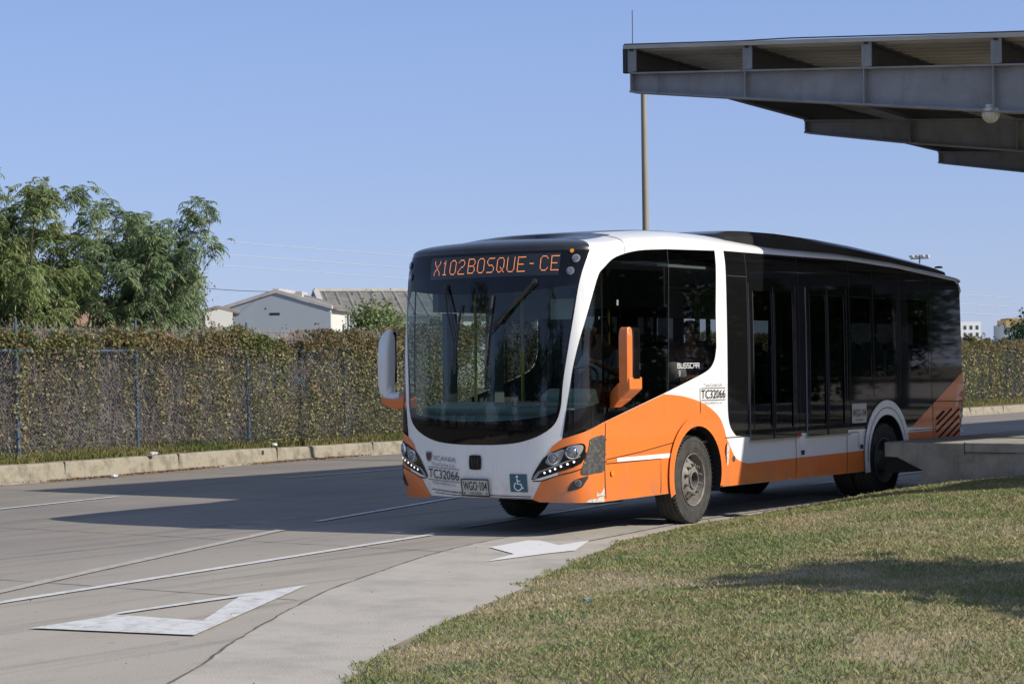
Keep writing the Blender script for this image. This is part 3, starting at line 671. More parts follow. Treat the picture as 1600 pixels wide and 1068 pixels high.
# ---- wheels
def wheel(sg, y, steer=0, front=True, dual=False):
    c = Vector((sg*1.10, y, .5)); R = Matrix.Rotation(steer, 4, 'Z') @ Matrix.Rotation(sg*math.pi/2, 4, 'Y')   # local +z = outward
    e = empty('wheel', c-off_parent(bus)); e.parent = bus
    T = R
    prof = [(.285, -.125), (.30, -.15), (.42, -.16), (.475, -.145), (.497, -.12), (.5, -.05), (.5, .05), (.497, .095), (.480, .118), (.44, .128), (.435, .124), (.36, .130), (.355, .126), (.31, .118), (.29, .10)]
    def put(mb, name, m, sm=True):
        o = mb.build(name, m, None, smooth=sm); o.parent = e; return o
    t = MB().lathe(prof, T, 72)
    put(t, 'tyre', M['rubber'], 25)
    # tread grooves
    g = MB()
    for z in (-.09, -.03, .03, .085): g.lathe([(.5015, z-.006), (.5018, z+.006)], T, 72)
    for k in range(60):
        a = 2*math.pi*k/60
        for zz in (.112,):
            ct = T @ Vector((.4915*math.cos(a), .4915*math.sin(a), zz)); ra = (T.to_3x3() @ Vector((math.cos(a), math.sin(a), 0))); ta = T.to_3x3() @ Vector((-math.sin(a), math.cos(a), 0)); ax = T.to_3x3() @ Vector((0, 0, 1))
            g.obox(ct, ta*.006, ra*.007, ax*.014)
    put(g, 'tread_groove', M['under'], 20)
    if front: rp = [(.295, .115), (.302, .122), (.296, .128), (.285, .118), (.275, .06), (.262, .02), (.25, .03), (.20, .085), (.155, .108), (.15, .112), (.110, .114), (.105, .135), (.088, .138), (.082, .07), (.05, .06), (.001, .06)]
    else: rp = [(.295, .115), (.302, .122), (.296, .128), (.285, .118), (.275, .0), (.27, -.05), (.24, -.06), (.17, -.055), (.15, -.05), (.13, .03), (.12, .09), (.08, .1), (.001, .1)]
    r_ = MB().lathe(rp, T, 48); put(r_, 'rim', M['rim'], 35)
    z0 = .058 if front else -.05
    if front: put(MB().lathe([(.080, .073), (.050, .064), (.001, .062)], T, 24), 'hub_centre', M['under'])
    h = MB()
    for k in range(10):
        a = 2*math.pi*(k+.5)/10; rr = .228
        ct = T @ Vector((rr*math.cos(a), rr*math.sin(a), z0+.004 if front else -.052))
        nd = Vector((math.cos(a)*.74, math.sin(a)*.74, .67)) if front else Vector((0, 0, 1)); nd = T.to_3x3() @ nd; ta = T.to_3x3() @ Vector((-math.sin(a), math.cos(a), 0)); tb = nd.cross(ta)
        h.add([ct+ta*math.cos(q)*.029+tb*math.sin(q)*.020+nd*.004 for q in [2*math.pi*j/10 for j in range(10)]], [tuple(range(10))])
    put(h, 'hand_hole', M['under'], False)
    for k in range(10 if sg > 0 else 0):
        a = 2*math.pi*k/10; ct = Vector((.1675*math.cos(a), .1675*math.sin(a), 0)); b = MB()
        b.lathe([(.017, .098 if front else -.05), (.017, .128 if front else -.02), (.012, .135 if front else -.015), (.011, .15 if front else -.0), (.001, .15 if front else 0)], T @ Matrix.Translation(ct), 6); put(b, 'wheel_nut', M['rim'], False)
    return e
wheel(1, 2.40, math.radians(4)); wheel(-1, 2.40, math.radians(4)); wheel(1, 7.47, 0, False); wheel(-1, 7.47, 0, False)
for sg in (1, -1):
    c = Vector((sg*.80, 7.47, .5)); T = Matrix.Translation(c) @ Matrix.Rotation(math.pi/2, 4, 'Y')
    MB().lathe([(.28, -.13), (.47, -.13), (.5, -.1), (.5, .1), (.47, .13), (.28, .13)], T, 48).build('inner_tyre', M['rubber'], bus, smooth=40)

# ---- interior
MB().box(-1.16, 1.16, .75, 10.0, .90, .93).build('floor', M['floor'], bus)
MB().box(-1.10, 1.10, 1.1, 10.0, 2.90, 2.93).build('ceiling', M['intlight'], bus)
mb = MB().box(-1.05, 1.05, .30, .75, 1.02, 1.30); mb.obox((0, .52, 1.33), (1.02, 0, 0), (0, .24, .03), (0, -.02, .05)); mb.obox((.62, .80, 1.42), (.32, 0, 0), (0, .09, .05), (0, -.04, .10))
mb.build('dashboard', M['dash'], bus, bevel=.04)
mb = MB(); mb.tube([Vector((.62+.22*math.cos(a), 1.0+.13*math.sin(a)*1.0, 1.62+.17*math.sin(a))) for a in [2*math.pi*k/24 for k in range(25)]], .016, 6, cap=False); mb.bar((.62, .82, 1.40), (.62, 1.0, 1.62), .025); mb.bar((.42, 1.0, 1.62), (.82, 1.0, 1.62), .012)
mb.build('steering_wheel', M['matt'], bus, smooth=True)
def seat(x, y, face=1, m='seat'):
    e = MB().box(x-.21, x+.21, y-.22, y+.2, 1.33, 1.41).obox((x, y+face*.23, 1.68), (.21, 0, 0), (0, .03, -.006), (0, face*.05, .30)).box(x-.04, x+.04, y-.04, y+.04, .93, 1.34)
    e.obox((x, y+face*.29, 2.02), (.14, 0, 0), (0, .03, 0), (0, .01, .06))
    return e.build('seat', M[m], bus, bevel=.03)
seat(.62, 1.62)
for x in (-.92, -.48, .52, .92):
    for y in (2.85, 4.0, 4.9, 5.8, 6.7, 7.5, 8.3, 9.1):
        if x > 0 and 3.5 < y < 7: continue
        seat(x, y)
for (x, y) in ((-.35, 1.3), (.3, 2.1), (-.3, 3.3), (.3, 4.1), (-.3, 5.2), (.3, 6.3), (-.3, 7.3), (-.75, .95), (1.05, 3.9), (-.62, 1.7)):
    MB().bar((x, y, .93), (x, y, 2.91), .017).build('handrail', M['rail'], bus, smooth=True)
for x in (-.35, .35): MB().bar((x, 1.4, 2.72), (x, 9.4, 2.72), .016).build('handrail', M['rail'], bus, smooth=True)
MB().box(.25, 1.15, 1.95, 1.98, .93, 2.0).build('cab_partition', M['int'], bus); MB().box(-.95, -.25, .95, 1.5, .93, 1.25).build('step', M['int'], bus)
MB().box(-.95, -.15, 2.0, 2.03, 2.35, 2.9).box(.1, 1.1, 2.0, 2.03, 2.45, 2.9).build('bulkhead', M['int'], bus)
MB().box(.55, .98, .55, .56, 2.30, 2.52).build('sun_visor', M['intlight'], bus)
MB().box(-1.1, 1.1, .72, .76, .5, 1.05).build('front_panel', M['int'], bus)
MB().box(-1.0, -.55, 3.35, 3.38, .95, 1.9).build('luggage_panel', M['int'], bus)
# pillars between far-side windows
MB().box(-1.20, -1.12, .75, 10.0, 2.42, 2.92).build('window_header', M['int'], bus)
for y in (.98, 1.9, 3.1, 4.3): MB().box(-1.22, -1.15, y-.03, y+.16, .9, 2.41).build('window_pillar', M['int'], bus)
# ------------------------------------------------------------------ people in the bus (seated)
def person(name, loc, rz, label, shirt, trousers, skin, hair, pose='bag'):
    root = empty(name, loc, rz)
    tag(root, label, 'person')
    J = {}
    # local: faces -y, hip at origin of seat height
    pts = {'pel': (0, 0, .10), 'sp': (0, .02, .32), 'ch': (0, -.01, .50), 'nk': (0, -.04, .62), 'hd': (0, -.075, .70), 'hd2': (0, -.08, .80), 'top': (0, -.07, .865)}
    rad = {'pel': .155, 'sp': .135, 'ch': .15, 'nk': .055, 'hd': .062, 'hd2': .088, 'top': .06}
    ed = [('pel', 'sp'), ('sp', 'ch'), ('ch', 'nk'), ('nk', 'hd'), ('hd', 'hd2'), ('hd2', 'top')]
    for s, n in ((1, 'L'), (-1, 'R')):
        if pose == 'bag': arm = [(s*.19, -.01, .52), (s*.27, -.05, .28), (s*.10, -.27, .24), (s*.06, -.33, .24)]
        else: arm = [(s*.19, -.01, .52), (s*.26, -.14, .30), (s*.20, -.40, .40), (s*.19, -.45, .42)]
        for k, (p, r) in enumerate(zip(arm, (.062, .048, .032, .034))):
            pts[n+'a%d' % k] = p; rad[n+'a%d' % k] = r
        ed += [('ch', n+'a0'), (n+'a0', n+'a1'), (n+'a1', n+'a2'), (n+'a2', n+'a3')]
        leg = [(s*.10, -.04, .08), (s*.13, -.42, .12), (s*.13, -.45, -.28), (s*.13, -.58, -.33)]
        for k, (p, r) in enumerate(zip(leg, (.095, .066, .048, .04))):
            pts[n+'l%d' % k] = p; rad[n+'l%d' % k] = r
        ed += [('pel', n+'l0'), (n+'l0', n+'l1'), (n+'l1', n+'l2'), (n+'l2', n+'l3')]
    def skin_obj(nm, keys, edges, m, inflate=1.0, sub=2):
        idx = {k: i for i, k in enumerate(keys)}
        me = bpy.data.meshes.new(nm); me.from_pydata([pts[k] for k in keys], [(idx[a], idx[b]) for a, b in edges if a in idx and b in idx], [])
        o = link(nm, me, m, root); md = o.modifiers.new('skin', 'SKIN'); me = o.data
        for k, v in zip(keys, me.skin_vertices[0].data): v.radius = (rad[k]*inflate, rad[k]*inflate)
        me.skin_vertices[0].data[0].use_root = True
        sb = o.modifiers.new('sub', 'SUBSURF'); sb.levels = sub; sb.render_levels = sub
        for p in me.polygons: p.use_smooth = True
        md.use_smooth_shade = True
        return o
    for s, n in ((1, 'L'), (-1, 'R')):        # fingers
        h = Vector(pts[n+'a3']); d = (h-Vector(pts[n+'a2'])).normalized(); side = d.cross(Vector((0, 0, 1))).normalized()
        pts[n+'h'] = tuple(h+d*.035); rad[n+'h'] = .032; ed.append((n+'a3', n+'h'))
        for k, (q, l) in enumerate(((-.03, .06), (-.01, .072), (.01, .068), (.03, .052))):
            a = h+d*.05+side*q; pts[n+'f%da' % k] = tuple(a); pts[n+'f%db' % k] = tuple(a+d*l*.6+Vector((0, 0, -.012))); pts[n+'f%dc' % k] = tuple(a+d*l*.8+Vector((0, 0, -.045)))
            for c in 'abc': rad[n+'f%d' % k+c] = .009
            ed += [(n+'h', n+'f%da' % k), (n+'f%da' % k, n+'f%db' % k), (n+'f%db' % k, n+'f%dc' % k)]
        a = h+d*.01+side*(-.035*s); pts[n+'ta'] = tuple(a); pts[n+'tb'] = tuple(a+side*(-.025*s)+d*.03+Vector((0, 0, -.01))); rad[n+'ta'] = .012; rad[n+'tb'] = .010
        ed += [(n+'a3', n+'ta'), (n+'ta', n+'tb')]
    keys = list(pts); body = skin_obj('body', keys, ed, skin)
    bk = ['pel', 'sp', 'ch', 'La0', 'Ra0']; be = [('pel', 'sp'), ('sp', 'ch'), ('ch', 'La0'), ('ch', 'Ra0')]
    if pose != 'bag': bk += ['La1', 'Ra1']; be += [('La0', 'La1'), ('Ra0', 'Ra1')]
    skin_obj('shirt', bk, be, shirt, 1.12)
    skin_obj('trousers', ['pel', 'Ll0', 'Ll1', 'Ll2', 'Rl0', 'Rl1', 'Rl2'], ed, trousers, 1.13)
    hc = Vector((0, -.085, .79))
    mb = MB()
    for i in range(9):
        for j in range(16): pass
    prof = [(.001, .118), (.05, .108), (.085, .075), (.100, .03), (.100, -.02), (.085, -.05)]
    mb.lathe(prof, Matrix.Translation(hc+Vector((0, .025, .0))), 20); mb.build('hair', hair, None, smooth=True).parent = root
    f = MB(); f.obox(hc+Vector((0, -.098, -.01)), (.013, 0, 0), (0, .018, 0), (0, .004, .024)); o = f.build('nose', skin, None, bevel=.006); o.parent = root
    for s in (1, -1):
        e = MB().lathe([(.001, .005), (.008, .004), (.010, 0)], Matrix.Translation(hc+Vector((s*.033, -.082, .012))) @ Matrix.Rotation(math.pi/2, 4, 'X'), 10); o = e.build('eye', M['hair'], None); o.parent = root
        e = MB().obox(hc+Vector((s*.092, 0, -.005)), (.006, 0, 0), (0, .014, 0), (0, 0, .028)); o = e.build('ear', skin, None, bevel=.005); o.parent = root
    m_ = MB().obox(hc+Vector((0, -.085, -.055)), (.024, 0, 0), (0, .006, 0), (0, 0, .006)); o = m_.build('mouth', M['redink'], None, bevel=.004); o.parent = root
    return root
M['skin'] = mat('brown_skin', (.24, .115, .06), .5); M['hair'] = mat('black_hair', (.012, .01, .009), .5)
M['shirt_white'] = mat('white_shirt', (.62, .64, .66), .8); M['shirt_grey'] = mat('grey_top', (.12, .12, .13), .9, noise=(40, .6, (.25, .24, .24)))
M['trouser'] = mat('dark_trousers', (.02, .022, .03), .8); M['bagm'] = mat('white_bag', (.55, .54, .52), .6, noise=(14, .7, (.2, .2, .2)))
person('person', (.62, 1.50, 1.41), 0, 'driver in a white shirt with both hands on the steering wheel', M['shirt_white'], M['trouser'], M['skin'], M['hair'], 'drive')
person('person', (.88, 2.98, 1.41), math.radians(18), 'seated passenger in a grey sleeveless top holding a white bag on the lap', M['shirt_grey'], M['trouser'], M['skin'], M['hair'])
mb = MB()
prof = [(.001, -.12), (.12, -.11), (.155, -.04), (.14, .04), (.10, .09), (.06, .11), (.001, .115)]
mb.lathe(prof, Matrix.Translation((.82, 2.66, 1.72)) @ Matrix.Diagonal((1.1, .8, 1, 1)), 18)
hb = mb.build('handbag', M['bagm'], None, smooth=True); tag(hb, 'white patterned bag on the lap of the seated passenger', 'bag')
mb = MB().tube([(.75, 2.64, 1.80), (.78, 2.62, 1.92), (.88, 2.62, 1.94), (.92, 2.66, 1.80)], .010, 6); o = mb.build('bag_strap', M['matt'], None); o.parent = hb

# ------------------------------------------------------------------ ground
def tri_fill(name, loops, z, m, kind='structure', grid=0, zf=None):
    bm = bmesh.new(); es = []
    for lp in loops:
        vs = [bm.verts.new((p[0], p[1], 0)) for p in lp]; es += [bm.edges.new((vs[i], vs[(i+1) % len(vs)])) for i in range(len(vs))]
    bmesh.ops.triangle_fill(bm, edges=es, use_beauty=True)
    if grid:
        xs = [v.co.x for v in bm.verts]; ys = [v.co.y for v in bm.verts]
        for ax, (a, b) in ((0, (min(xs), max(xs))), (1, (min(ys), max(ys)))):
            k = math.floor(a/grid)*grid
            while k < b:
                k += grid
                if a < k < b: bmesh.ops.bisect_plane(bm, geom=bm.verts[:]+bm.edges[:]+bm.faces[:], plane_co=(k, k, 0), plane_no=((1, 0, 0), (0, 1, 0))[ax], dist=1e-5)
    for v in bm.verts: v.co.z = zf(v.co.x, v.co.y) if zf else z
    for f in bm.faces:
        f.normal_update()
        if f.normal.z < 0: f.normal_flip()
        f.smooth = bool(grid)
    me = bpy.data.meshes.new(name); bm.to_mesh(me); bm.free(); o = link(name, me, m)
    if kind: o['kind'] = kind
    return o
def road_mat():
    m = bpy.data.materials.new('road_concrete'); m.use_nodes = True; n = m.node_tree.nodes; L = m.node_tree.links; p = n['Principled BSDF']
    g = n.new('ShaderNodeNewGeometry')
    def noise(sc, det=6, stretch=None):
        t = n.new('ShaderNodeTexNoise'); t.inputs['Scale'].default_value = sc; t.inputs['Detail'].default_value = det; t.inputs['Roughness'].default_value = .6
        if stretch:
            mp = n.new('ShaderNodeMapping'); mp.inputs['Scale'].default_value = stretch; mp.inputs['Rotation'].default_value = (0, 0, math.radians(12)); L.new(g.outputs['Position'], mp.inputs[0]); L.new(mp.outputs[0], t.inputs[0])
        else: L.new(g.outputs['Position'], t.inputs[0])
        return t
    def mix(a, b, fac, k, lo=.4, hi=.65):
        r = n.new('ShaderNodeMapRange'); r.inputs[1].default_value = lo; r.inputs[2].default_value = hi; r.inputs[4].default_value = k; L.new(fac.outputs[0], r.inputs[0])
        x = n.new('ShaderNodeMixRGB'); L.new(r.outputs[0], x.inputs[0])
        for i, c in ((1, a), (2, b)):
            if isinstance(c, tuple): x.inputs[i].default_value = (*c, 1)
            else: L.new(c.outputs[0], x.inputs[i])
        return x
    c = mix((.262, .235, .205), (.205, .19, .175), noise(.35, 5), .9)
    sx = n.new('ShaderNodeSeparateXYZ'); L.new(g.outputs['Position'], sx.inputs[0]); rm = n.new('ShaderNodeMapRange'); rm.inputs[1].default_value = -3.5; rm.inputs[2].default_value = 2; rm.inputs[3].default_value = 0; rm.inputs[4].default_value = .78; L.new(sx.outputs[0], rm.inputs[0])
    xx = n.new('ShaderNodeMixRGB'); L.new(rm.outputs[0], xx.inputs[0]); L.new(c.outputs[0], xx.inputs[1]); xx.inputs[2].default_value = (.43, .392, .335, 1); c = xx      # outer lane is paler, less trafficked concrete
    c = mix(c, (.31, .262, .205), noise(.9, 4, (1, .25, 1)), .5, .5, .75)      # warm dust
    c = mix(c, (.145, .138, .13), noise(1.6, 7, (2.2, .16, 1)), .6, .52, .72)    # tyre tracks along the lane
    c = mix(c, (.13, .12, .11), noise(5, 8), .5, .6, .78)
    c = mix(c, (.11, .105, .10), noise(60, 3), .55, .56, .72)
    c = mix(c, (.36, .33, .29), noise(85, 3), .45, .58, .74)
    L.new(c.outputs[0], p.inputs['Base Color']); p.inputs['Roughness'].default_value = .85; p.inputs['Specular IOR Level'].default_value = .3
    b = n.new('ShaderNodeBump'); b.inputs['Strength'].default_value = .35; b.inputs['Distance'].default_value = .01; L.new(noise(50, 4).outputs[0], b.inputs['Height']); L.new(b.outputs[0], p.inputs['Normal'])
    return m
M['road'] = road_mat()
M['gutter'] = mat('gutter_concrete', (.44, .405, .355), .9, noise=(1.5, .9, (.30, .28, .245), 9), bump=(60, .3))
M['earth'] = mat('dry_earth', (.15, .12, .08), .95, noise=(1.2, .8, (.085, .085, .04), 8))
M['joint'] = mat('road_joint', (.095, .085, .075), .9, noise=(6, 1, (.20, .18, .16)))
def paint_mat():
    m = mat('worn_road_paint', (.66, .66, .64), .7); n = m.node_tree.nodes; L = m.node_tree.links; p = n['Principled BSDF']
    g = n.new('ShaderNodeNewGeometry'); t = n.new('ShaderNodeTexNoise'); t.inputs['Scale'].default_value = 7; t.inputs['Detail'].default_value = 9; t.inputs['Roughness'].default_value = .75; L.new(g.outputs['Position'], t.inputs[0])
    a = n.new('ShaderNodeMapRange'); a.inputs[1].default_value = .47; a.inputs[2].default_value = .70; L.new(t.outputs[0], a.inputs[0])
    x = n.new('ShaderNodeMixRGB'); L.new(a.outputs[0], x.inputs[0]); x.inputs[1].default_value = (.62, .62, .61, 1); x.inputs[2].default_value = (.33, .31, .28, 1); L.new(x.outputs[0], p.inputs['Base Color'])
    return m
M['paint'] = paint_mat(); M['oldpaint'] = mat('faded_road_paint', (.42, .40, .36), .8, noise=(9, .9, (.25, .23, .20), 8))
# grass edge (the road's near side)
EDGE = [(9.2, -16), (7.4, -12.6), (6.2, -10.3), (5.32, -8.62), (4.63, -7.42), (4.1, -6.03), (3.38, -4.09), (2.56, -2.12), (1.85, -.2), (1.50, 1.6), (1.38, 3.3), (1.40, 5), (1.46, 6.9), (1.5, 9), (1.5, 70)]
EY = [p[1] for p in EDGE]; EX = [p[0] for p in EDGE]
def edge_x(y): return float(np.interp(y, EY, EX))
def grass_z_np(x, y):
    ex = np.interp(y, EY, EX); d = np.maximum(x-ex, 0)
    k = np.interp(y, [-16, -8, -3, 1, 4, 7, 12], [.035, .06, .11, .16, .22, .255, .26])
    a = np.interp(y, [-16, -8, 0, 5], [2.6, 2.6, 2.4, 3.2])
    z = k*a*(1-np.exp(-d/a))*1.0
    z += .02*np.sin(x*1.7+y*.6)*np.minimum(d, 1)+.015*np.sin(y*2.3-x)*np.minimum(d, 1)
    return z+.012*np.minimum(d*12, 1)
def gz(x, y): return float(grass_z_np(np.array([x]), np.array([y]))[0])
tri_fill('road', [[(-13.6, -60), (60, -60), (60, 140), (-15, 140), (-14, 60), (-13.6, 45)]], 0, M['road'])
o = tri_fill('ground', [[(-2500, -1500), (2500, -1500), (2500, 3500), (-2500, 3500)]], -.06, M['earth'])
# far hinterland behind the fence is level with the verge
tri_fill('hinterland', [[(-2400, -300), (-14.5, -300), (-14.5, 20), (-15.8, 49), (-17.5, 140), (200, 150), (2000, 800), (2000, 3000), (-2400, 3000)]], .27, M['earth'])
JC = [(5.6, -11.6), (4.42, -9.1), (3.5, -7.57), (2.4, -5.59), (1.84, -4.41), (.82, -1.78), (.38, .2), (.2, 2.2), (.12, 5), (.1, 12), (.1, 40)]
JC = smooth_open(JC, 6)
gut = [(p[0], p[1]) for p in JC]+[(edge_x(y)+.35, y) for y in (40, 12, 7, 5, 3.3, 1.6, -.2, -2.1, -4.1, -6, -7.4, -8.6, -10.3, -11.6)]
tri_fill('gutter_lane', [gut], .004, M['gutter'])
random.seed(3)
def ribbon(name, pts, w, z, m, jitter=0, kind='structure'):
    L_ = []; R_ = []
    for i, p in enumerate(pts):
        a = pts[max(i-1, 0)]; b = pts[min(i+1, len(pts)-1)]; dx, dy = b[0]-a[0], b[1]-a[1]; l = math.hypot(dx, dy)
        ww = w*(1+random.uniform(-jitter, jitter)); sx = random.uniform(-jitter, jitter)*w*.8
        L_.append((p[0]-dy/l*ww/2+sx, p[1]+dx/l*ww/2, z)); R_.append((p[0]+dy/l*ww/2+sx, p[1]-dx/l*ww/2, z))
    mb = MB(); n = len(pts); mb.add(L_+R_, [(i, n+i, n+i+1, i+1) for i in range(n-1)]); o = mb.build(name, m); o['kind'] = kind; return o
def dense(pts, s=.12):
    out = []
    for a, b in zip(pts, pts[1:]):
        n = max(1, int(math.dist(a, b)/s)); out += [(a[0]+(b[0]-a[0])*i/n, a[1]+(b[1]-a[1])*i/n) for i in range(n)]
    out.append(pts[-1]); return out
ribbon('road_joint', dense(JC), .015, .008, M['joint'], .7)
for pts in ([(-11.9, 3.1), (-6.9, 3.2), (-4, 3.35), (-1.2, 3.5)], [(-11.5, -2.1), (-3.5, -1.8), (1.0, -1.75)], [(-6, -6.0), (2.3, -5.6)], [(-12.8, 8), (-2, 8.3)], [(-13, 13), (-2, 13.3)], [(-13, 18), (0, 18.4)], [(-13, 23), (0, 23.4)]):
    ribbon('road_joint', dense(pts), .014, .0085 if pts[0][0] > 3 else .004, M['joint'], .5)
for pts in ([(-6.2, -14), (-6.0, -4), (-6.1, 3), (-6.3, 20), (-6.6, 40)], [(-2.4, -14), (-2.45, 0), (-2.6, 18)], [(-9.6, -12), (-9.8, 3), (-10.2, 20)]):
    ribbon('road_joint', dense(pts, .3), .012, .0045, M['joint'], .4)
# painted lines
ribbon('lane_line', dense([(1.4, -12.6), (.43, -6.95), (-.46, -.3)], .5), .11, .010, M['paint'])
ribbon('old_lane_line', dense([(.9, -9.5), (-.18, -6.43), (-.8, -4.8), (-2.34, -.56)], .5), .13, .0095, M['oldpaint'])
for a, b in (((-2.78, .55), (-3.95, 4.94)), ((-5.1, 9.2), (-6.2, 13.6)), ((-7.2, 18), (-8.0, 22)), ((-.75, .7), (-1.36, 4.9)), ((-.9, 9.5), (-.9, 13.5)), ((-7.74, -.5), (-8.33, 2.71)), ((-9.36, 7.4), (-9.42, 10.6)), ((-9.9, 15.5), (-9.9, 19)), ((-7.2, -6.0), (-7.5, -3.0)), ((-10, 24), (-10, 28)), ((-10, 33), (-10, 37))):
    ribbon('lane_line', dense([a, b], .5), .10, .010, M['paint'])
ribbon('edge_line', dense([(1.42, -.1), (1.02, 2.6), (.95, 6), (.95, 12), (.9, 30)], .5), .08, .0135, M['oldpaint'])
ribbon('edge_line', dense([(-12.05, -6), (-12.0, 3.9), (-12.1, 6), (-12.8, 9.9), (-13.1, 12.4), (-13.2, 15.5), (-13.2, 45)], .5), .08, .006, M['oldpaint'])
arrow = [(.86, -1.04), (1.58, -1.51), (1.81, -2.40), (1.95, -1.16), (1.47, -.12), (1.33, -.62), (.98, -.2), (.84, .35), (.72, .33), (.88, -.62)]
arrow = [(0.99, -1.22), (1.61, -1.68), (1.82, -2.44), (1.86, -1.5), (1.92, -1.09), (1.42, -0.06), (1.46, -0.69), (1.01, -0.34), (0.87, -0.37)]
tri_fill('arrow_marking', [arrow], .012, M['fresh_paint'])
tri_fill('give_way_marking', [[(1.86, -7.91), (3.12, -7.58), (1.70, -4.78), (1.72, -5.32), (1.69, -5.54), (1.72, -6.9), (1.83, -7.2)], [(1.80, -7.05), (2.62, -6.98), (1.80, -5.72)]], .012, M['paint'])
# kerb on the far side
KX = [(-11.95, -30), (-12.0, -5), (-12.14, 3.85), (-12.32, 6), (-13.0, 9.9), (-13.3, 12.4), (-13.4, 15.5), (-13.4, 45), (-14.4, 80), (-15, 140)]
KH = [.30, .30, .30, .30, .29, .26, .25, .25, .25, .25]
kp = dense(KX, .35); kys = [p[1] for p in KX]
mb = MB(); sec = []; random.seed(5)
for p in kp:
    h = float(np.interp(p[1], kys, KH)); j = random.uniform(-.008, .008)
    sec.append([(p[0]+.06, p[1], -.02), (p[0]+.055, p[1], .035+j*.5), (p[0]+.01+j, p[1], .05), (p[0]-.015+j, p[1], h-.03), (p[0]-.045, p[1], h+j*.6), (p[0]-.26, p[1], h+.005+j*.6), (p[0]-.27, p[1], h-.06)])
n = 7; vs = [q for s_ in sec for q in s_]
mb.add(vs, [(i*n+j, (i+1)*n+j, (i+1)*n+j+1, i*n+j+1) for i in range(len(sec)-1) for j in range(n-1)])
mb.build('far_kerb', M['kerb'], smooth=35)['kind'] = 'structure'
mb = MB()
for k in range(40):
    y = -4+k*3.1; x = float(np.interp(y, kys, [q[0] for q in KX])); h = float(np.interp(y, kys, KH)); mb.box(x-.2, x+.012, y, y+.012, .04, h+.004)
mb.build('kerb_joint', M['joint'])['kind'] = 'structure'
FX = [(-12.7, -8), (-12.8, 2), (-12.85, 4.9), (-13.3, 8.1), (-13.5, 11.2), (-13.7, 14.2), (-14.0, 20), (-15, 49), (-16, 80)]
FY = [p[1] for p in FX]; FXX = [p[0] for p in FX]
def fx(y): return float(np.interp(y, FY, FXX))
M['verge'] = mat('verge_soil', (.16, .135, .08), .95, noise=(6, .8, (.08, .09, .035), 8))
mb = MB(); vs = []; ys = frange(-10, 130, 1.0)
for y in ys:
    kx = float(np.interp(y, kys, [q[0] for q in KX])); h = float(np.interp(y, kys, KH)); vs += [(kx-.22, y, h-.01), (fx(y), y, .33), (fx(y)-3, y, .30)]
mb.add(vs, [(3*i+j, 3*i+3+j, 3*i+4+j, 3*i+1+j) for i in range(len(ys)-1) for j in (0, 1)]); mb.build('verge', M['verge'], smooth=True)['kind'] = 'structure'
# lawn sheet
def lawn_mat():
    m = mat('lawn_soil', (.32, .26, .17), .95, noise=(2.5, .9, (.19, .18, .09), 9)); return m
M['lawn'] = lawn_mat()
lw = [(edge_x(y), y) for y in frange(-15, 6.8, .6)]+[(18, 6.8), (24, 0), (24, -15)]
def lz(x, y):
    z = gz(x, y)
    return z if x > edge_x(y)+.02 else .004
tri_fill('lawn', [lw], 0, M['lawn'], grid=.5, zf=lz)

# ------------------------------------------------------------------ grass blades and leaves in bulk
def quads(name, P, colr, m, parent=None, tri=False):
    """P (n, k, 3) polygons with k corners, colr (n, 3) base colours"""
    n, k = P.shape[:2]; me = bpy.data.meshes.new(name)
    me.vertices.add(n*k); me.vertices.foreach_set('co', P.reshape(-1).astype('f4'))
    me.loops.add(n*k); me.loops.foreach_set('vertex_index', np.arange(n*k, dtype='i4'))
    me.polygons.add(n); me.polygons.foreach_set('loop_start', np.arange(0, n*k, k, dtype='i4'))
    me.update(calc_edges=True); me.validate()
    a = me.color_attributes.new('Col', 'FLOAT_COLOR', 'POINT'); c = np.ones((n, k, 4), 'f4'); c[:, :, :3] = colr[:, None, :]; a.data.foreach_set('color', c.reshape(-1))
    return link(name, me, m, parent)
M['grass'] = attr_mat('grass_blades', .6, .25); M['leaf'] = attr_mat('leaves', .55, .3); M['twig'] = attr_mat('twigs', .9)
def vnoise(x, y, s, seed=0):
    r = np.random.default_rng(seed); T = r.random((64, 64)); x = x/s; y = y/s; xi = np.floor(x).astype(int); yi = np.floor(y).astype(int); fx_ = x-xi; fy_ = y-yi
    fx_ = fx_*fx_*(3-2*fx_); fy_ = fy_*fy_*(3-2*fy_); g = lambda a, b: T[a % 64, b % 64]
    return (g(xi, yi)*(1-fx_)+g(xi+1, yi)*fx_)*(1-fy_)+(g(xi, yi+1)*(1-fx_)+g(xi+1, yi+1)*fx_)*fy_
def pal(t, stops):
    t = np.clip(t, 0, 1)*(len(stops)-1); i = np.minimum(t.astype(int), len(stops)-2); f = (t-i)[:, None]; S_ = np.array(stops); return S_[i]*(1-f)+S_[i+1]*f
def blades(x, y, z, h, wdt, col, name, lean=.6):
    n = len(x); a = RNG.random(n)*2*math.pi; la = RNG.random(n)*2*math.pi; l = RNG.random(n)*lean*h
    dx, dy = np.cos(a)*wdt/2, np.sin(a)*wdt/2; lx, ly = np.cos(la)*l, np.sin(la)*l
    P = np.zeros((n, 4, 3))
    P[:, 0] = np.stack([x-dx, y-dy, z-.005], 1); P[:, 1] = np.stack([x+dx, y+dy, z-.005], 1)
    P[:, 2] = np.stack([x+lx+dx*.25, y+ly+dy*.25, z+h], 1); P[:, 3] = np.stack([x+lx*.35-dx*.8, y+ly*.35-dy*.8, z+h*.6], 1)
    o = quads(name, P, col, M['grass']); return o
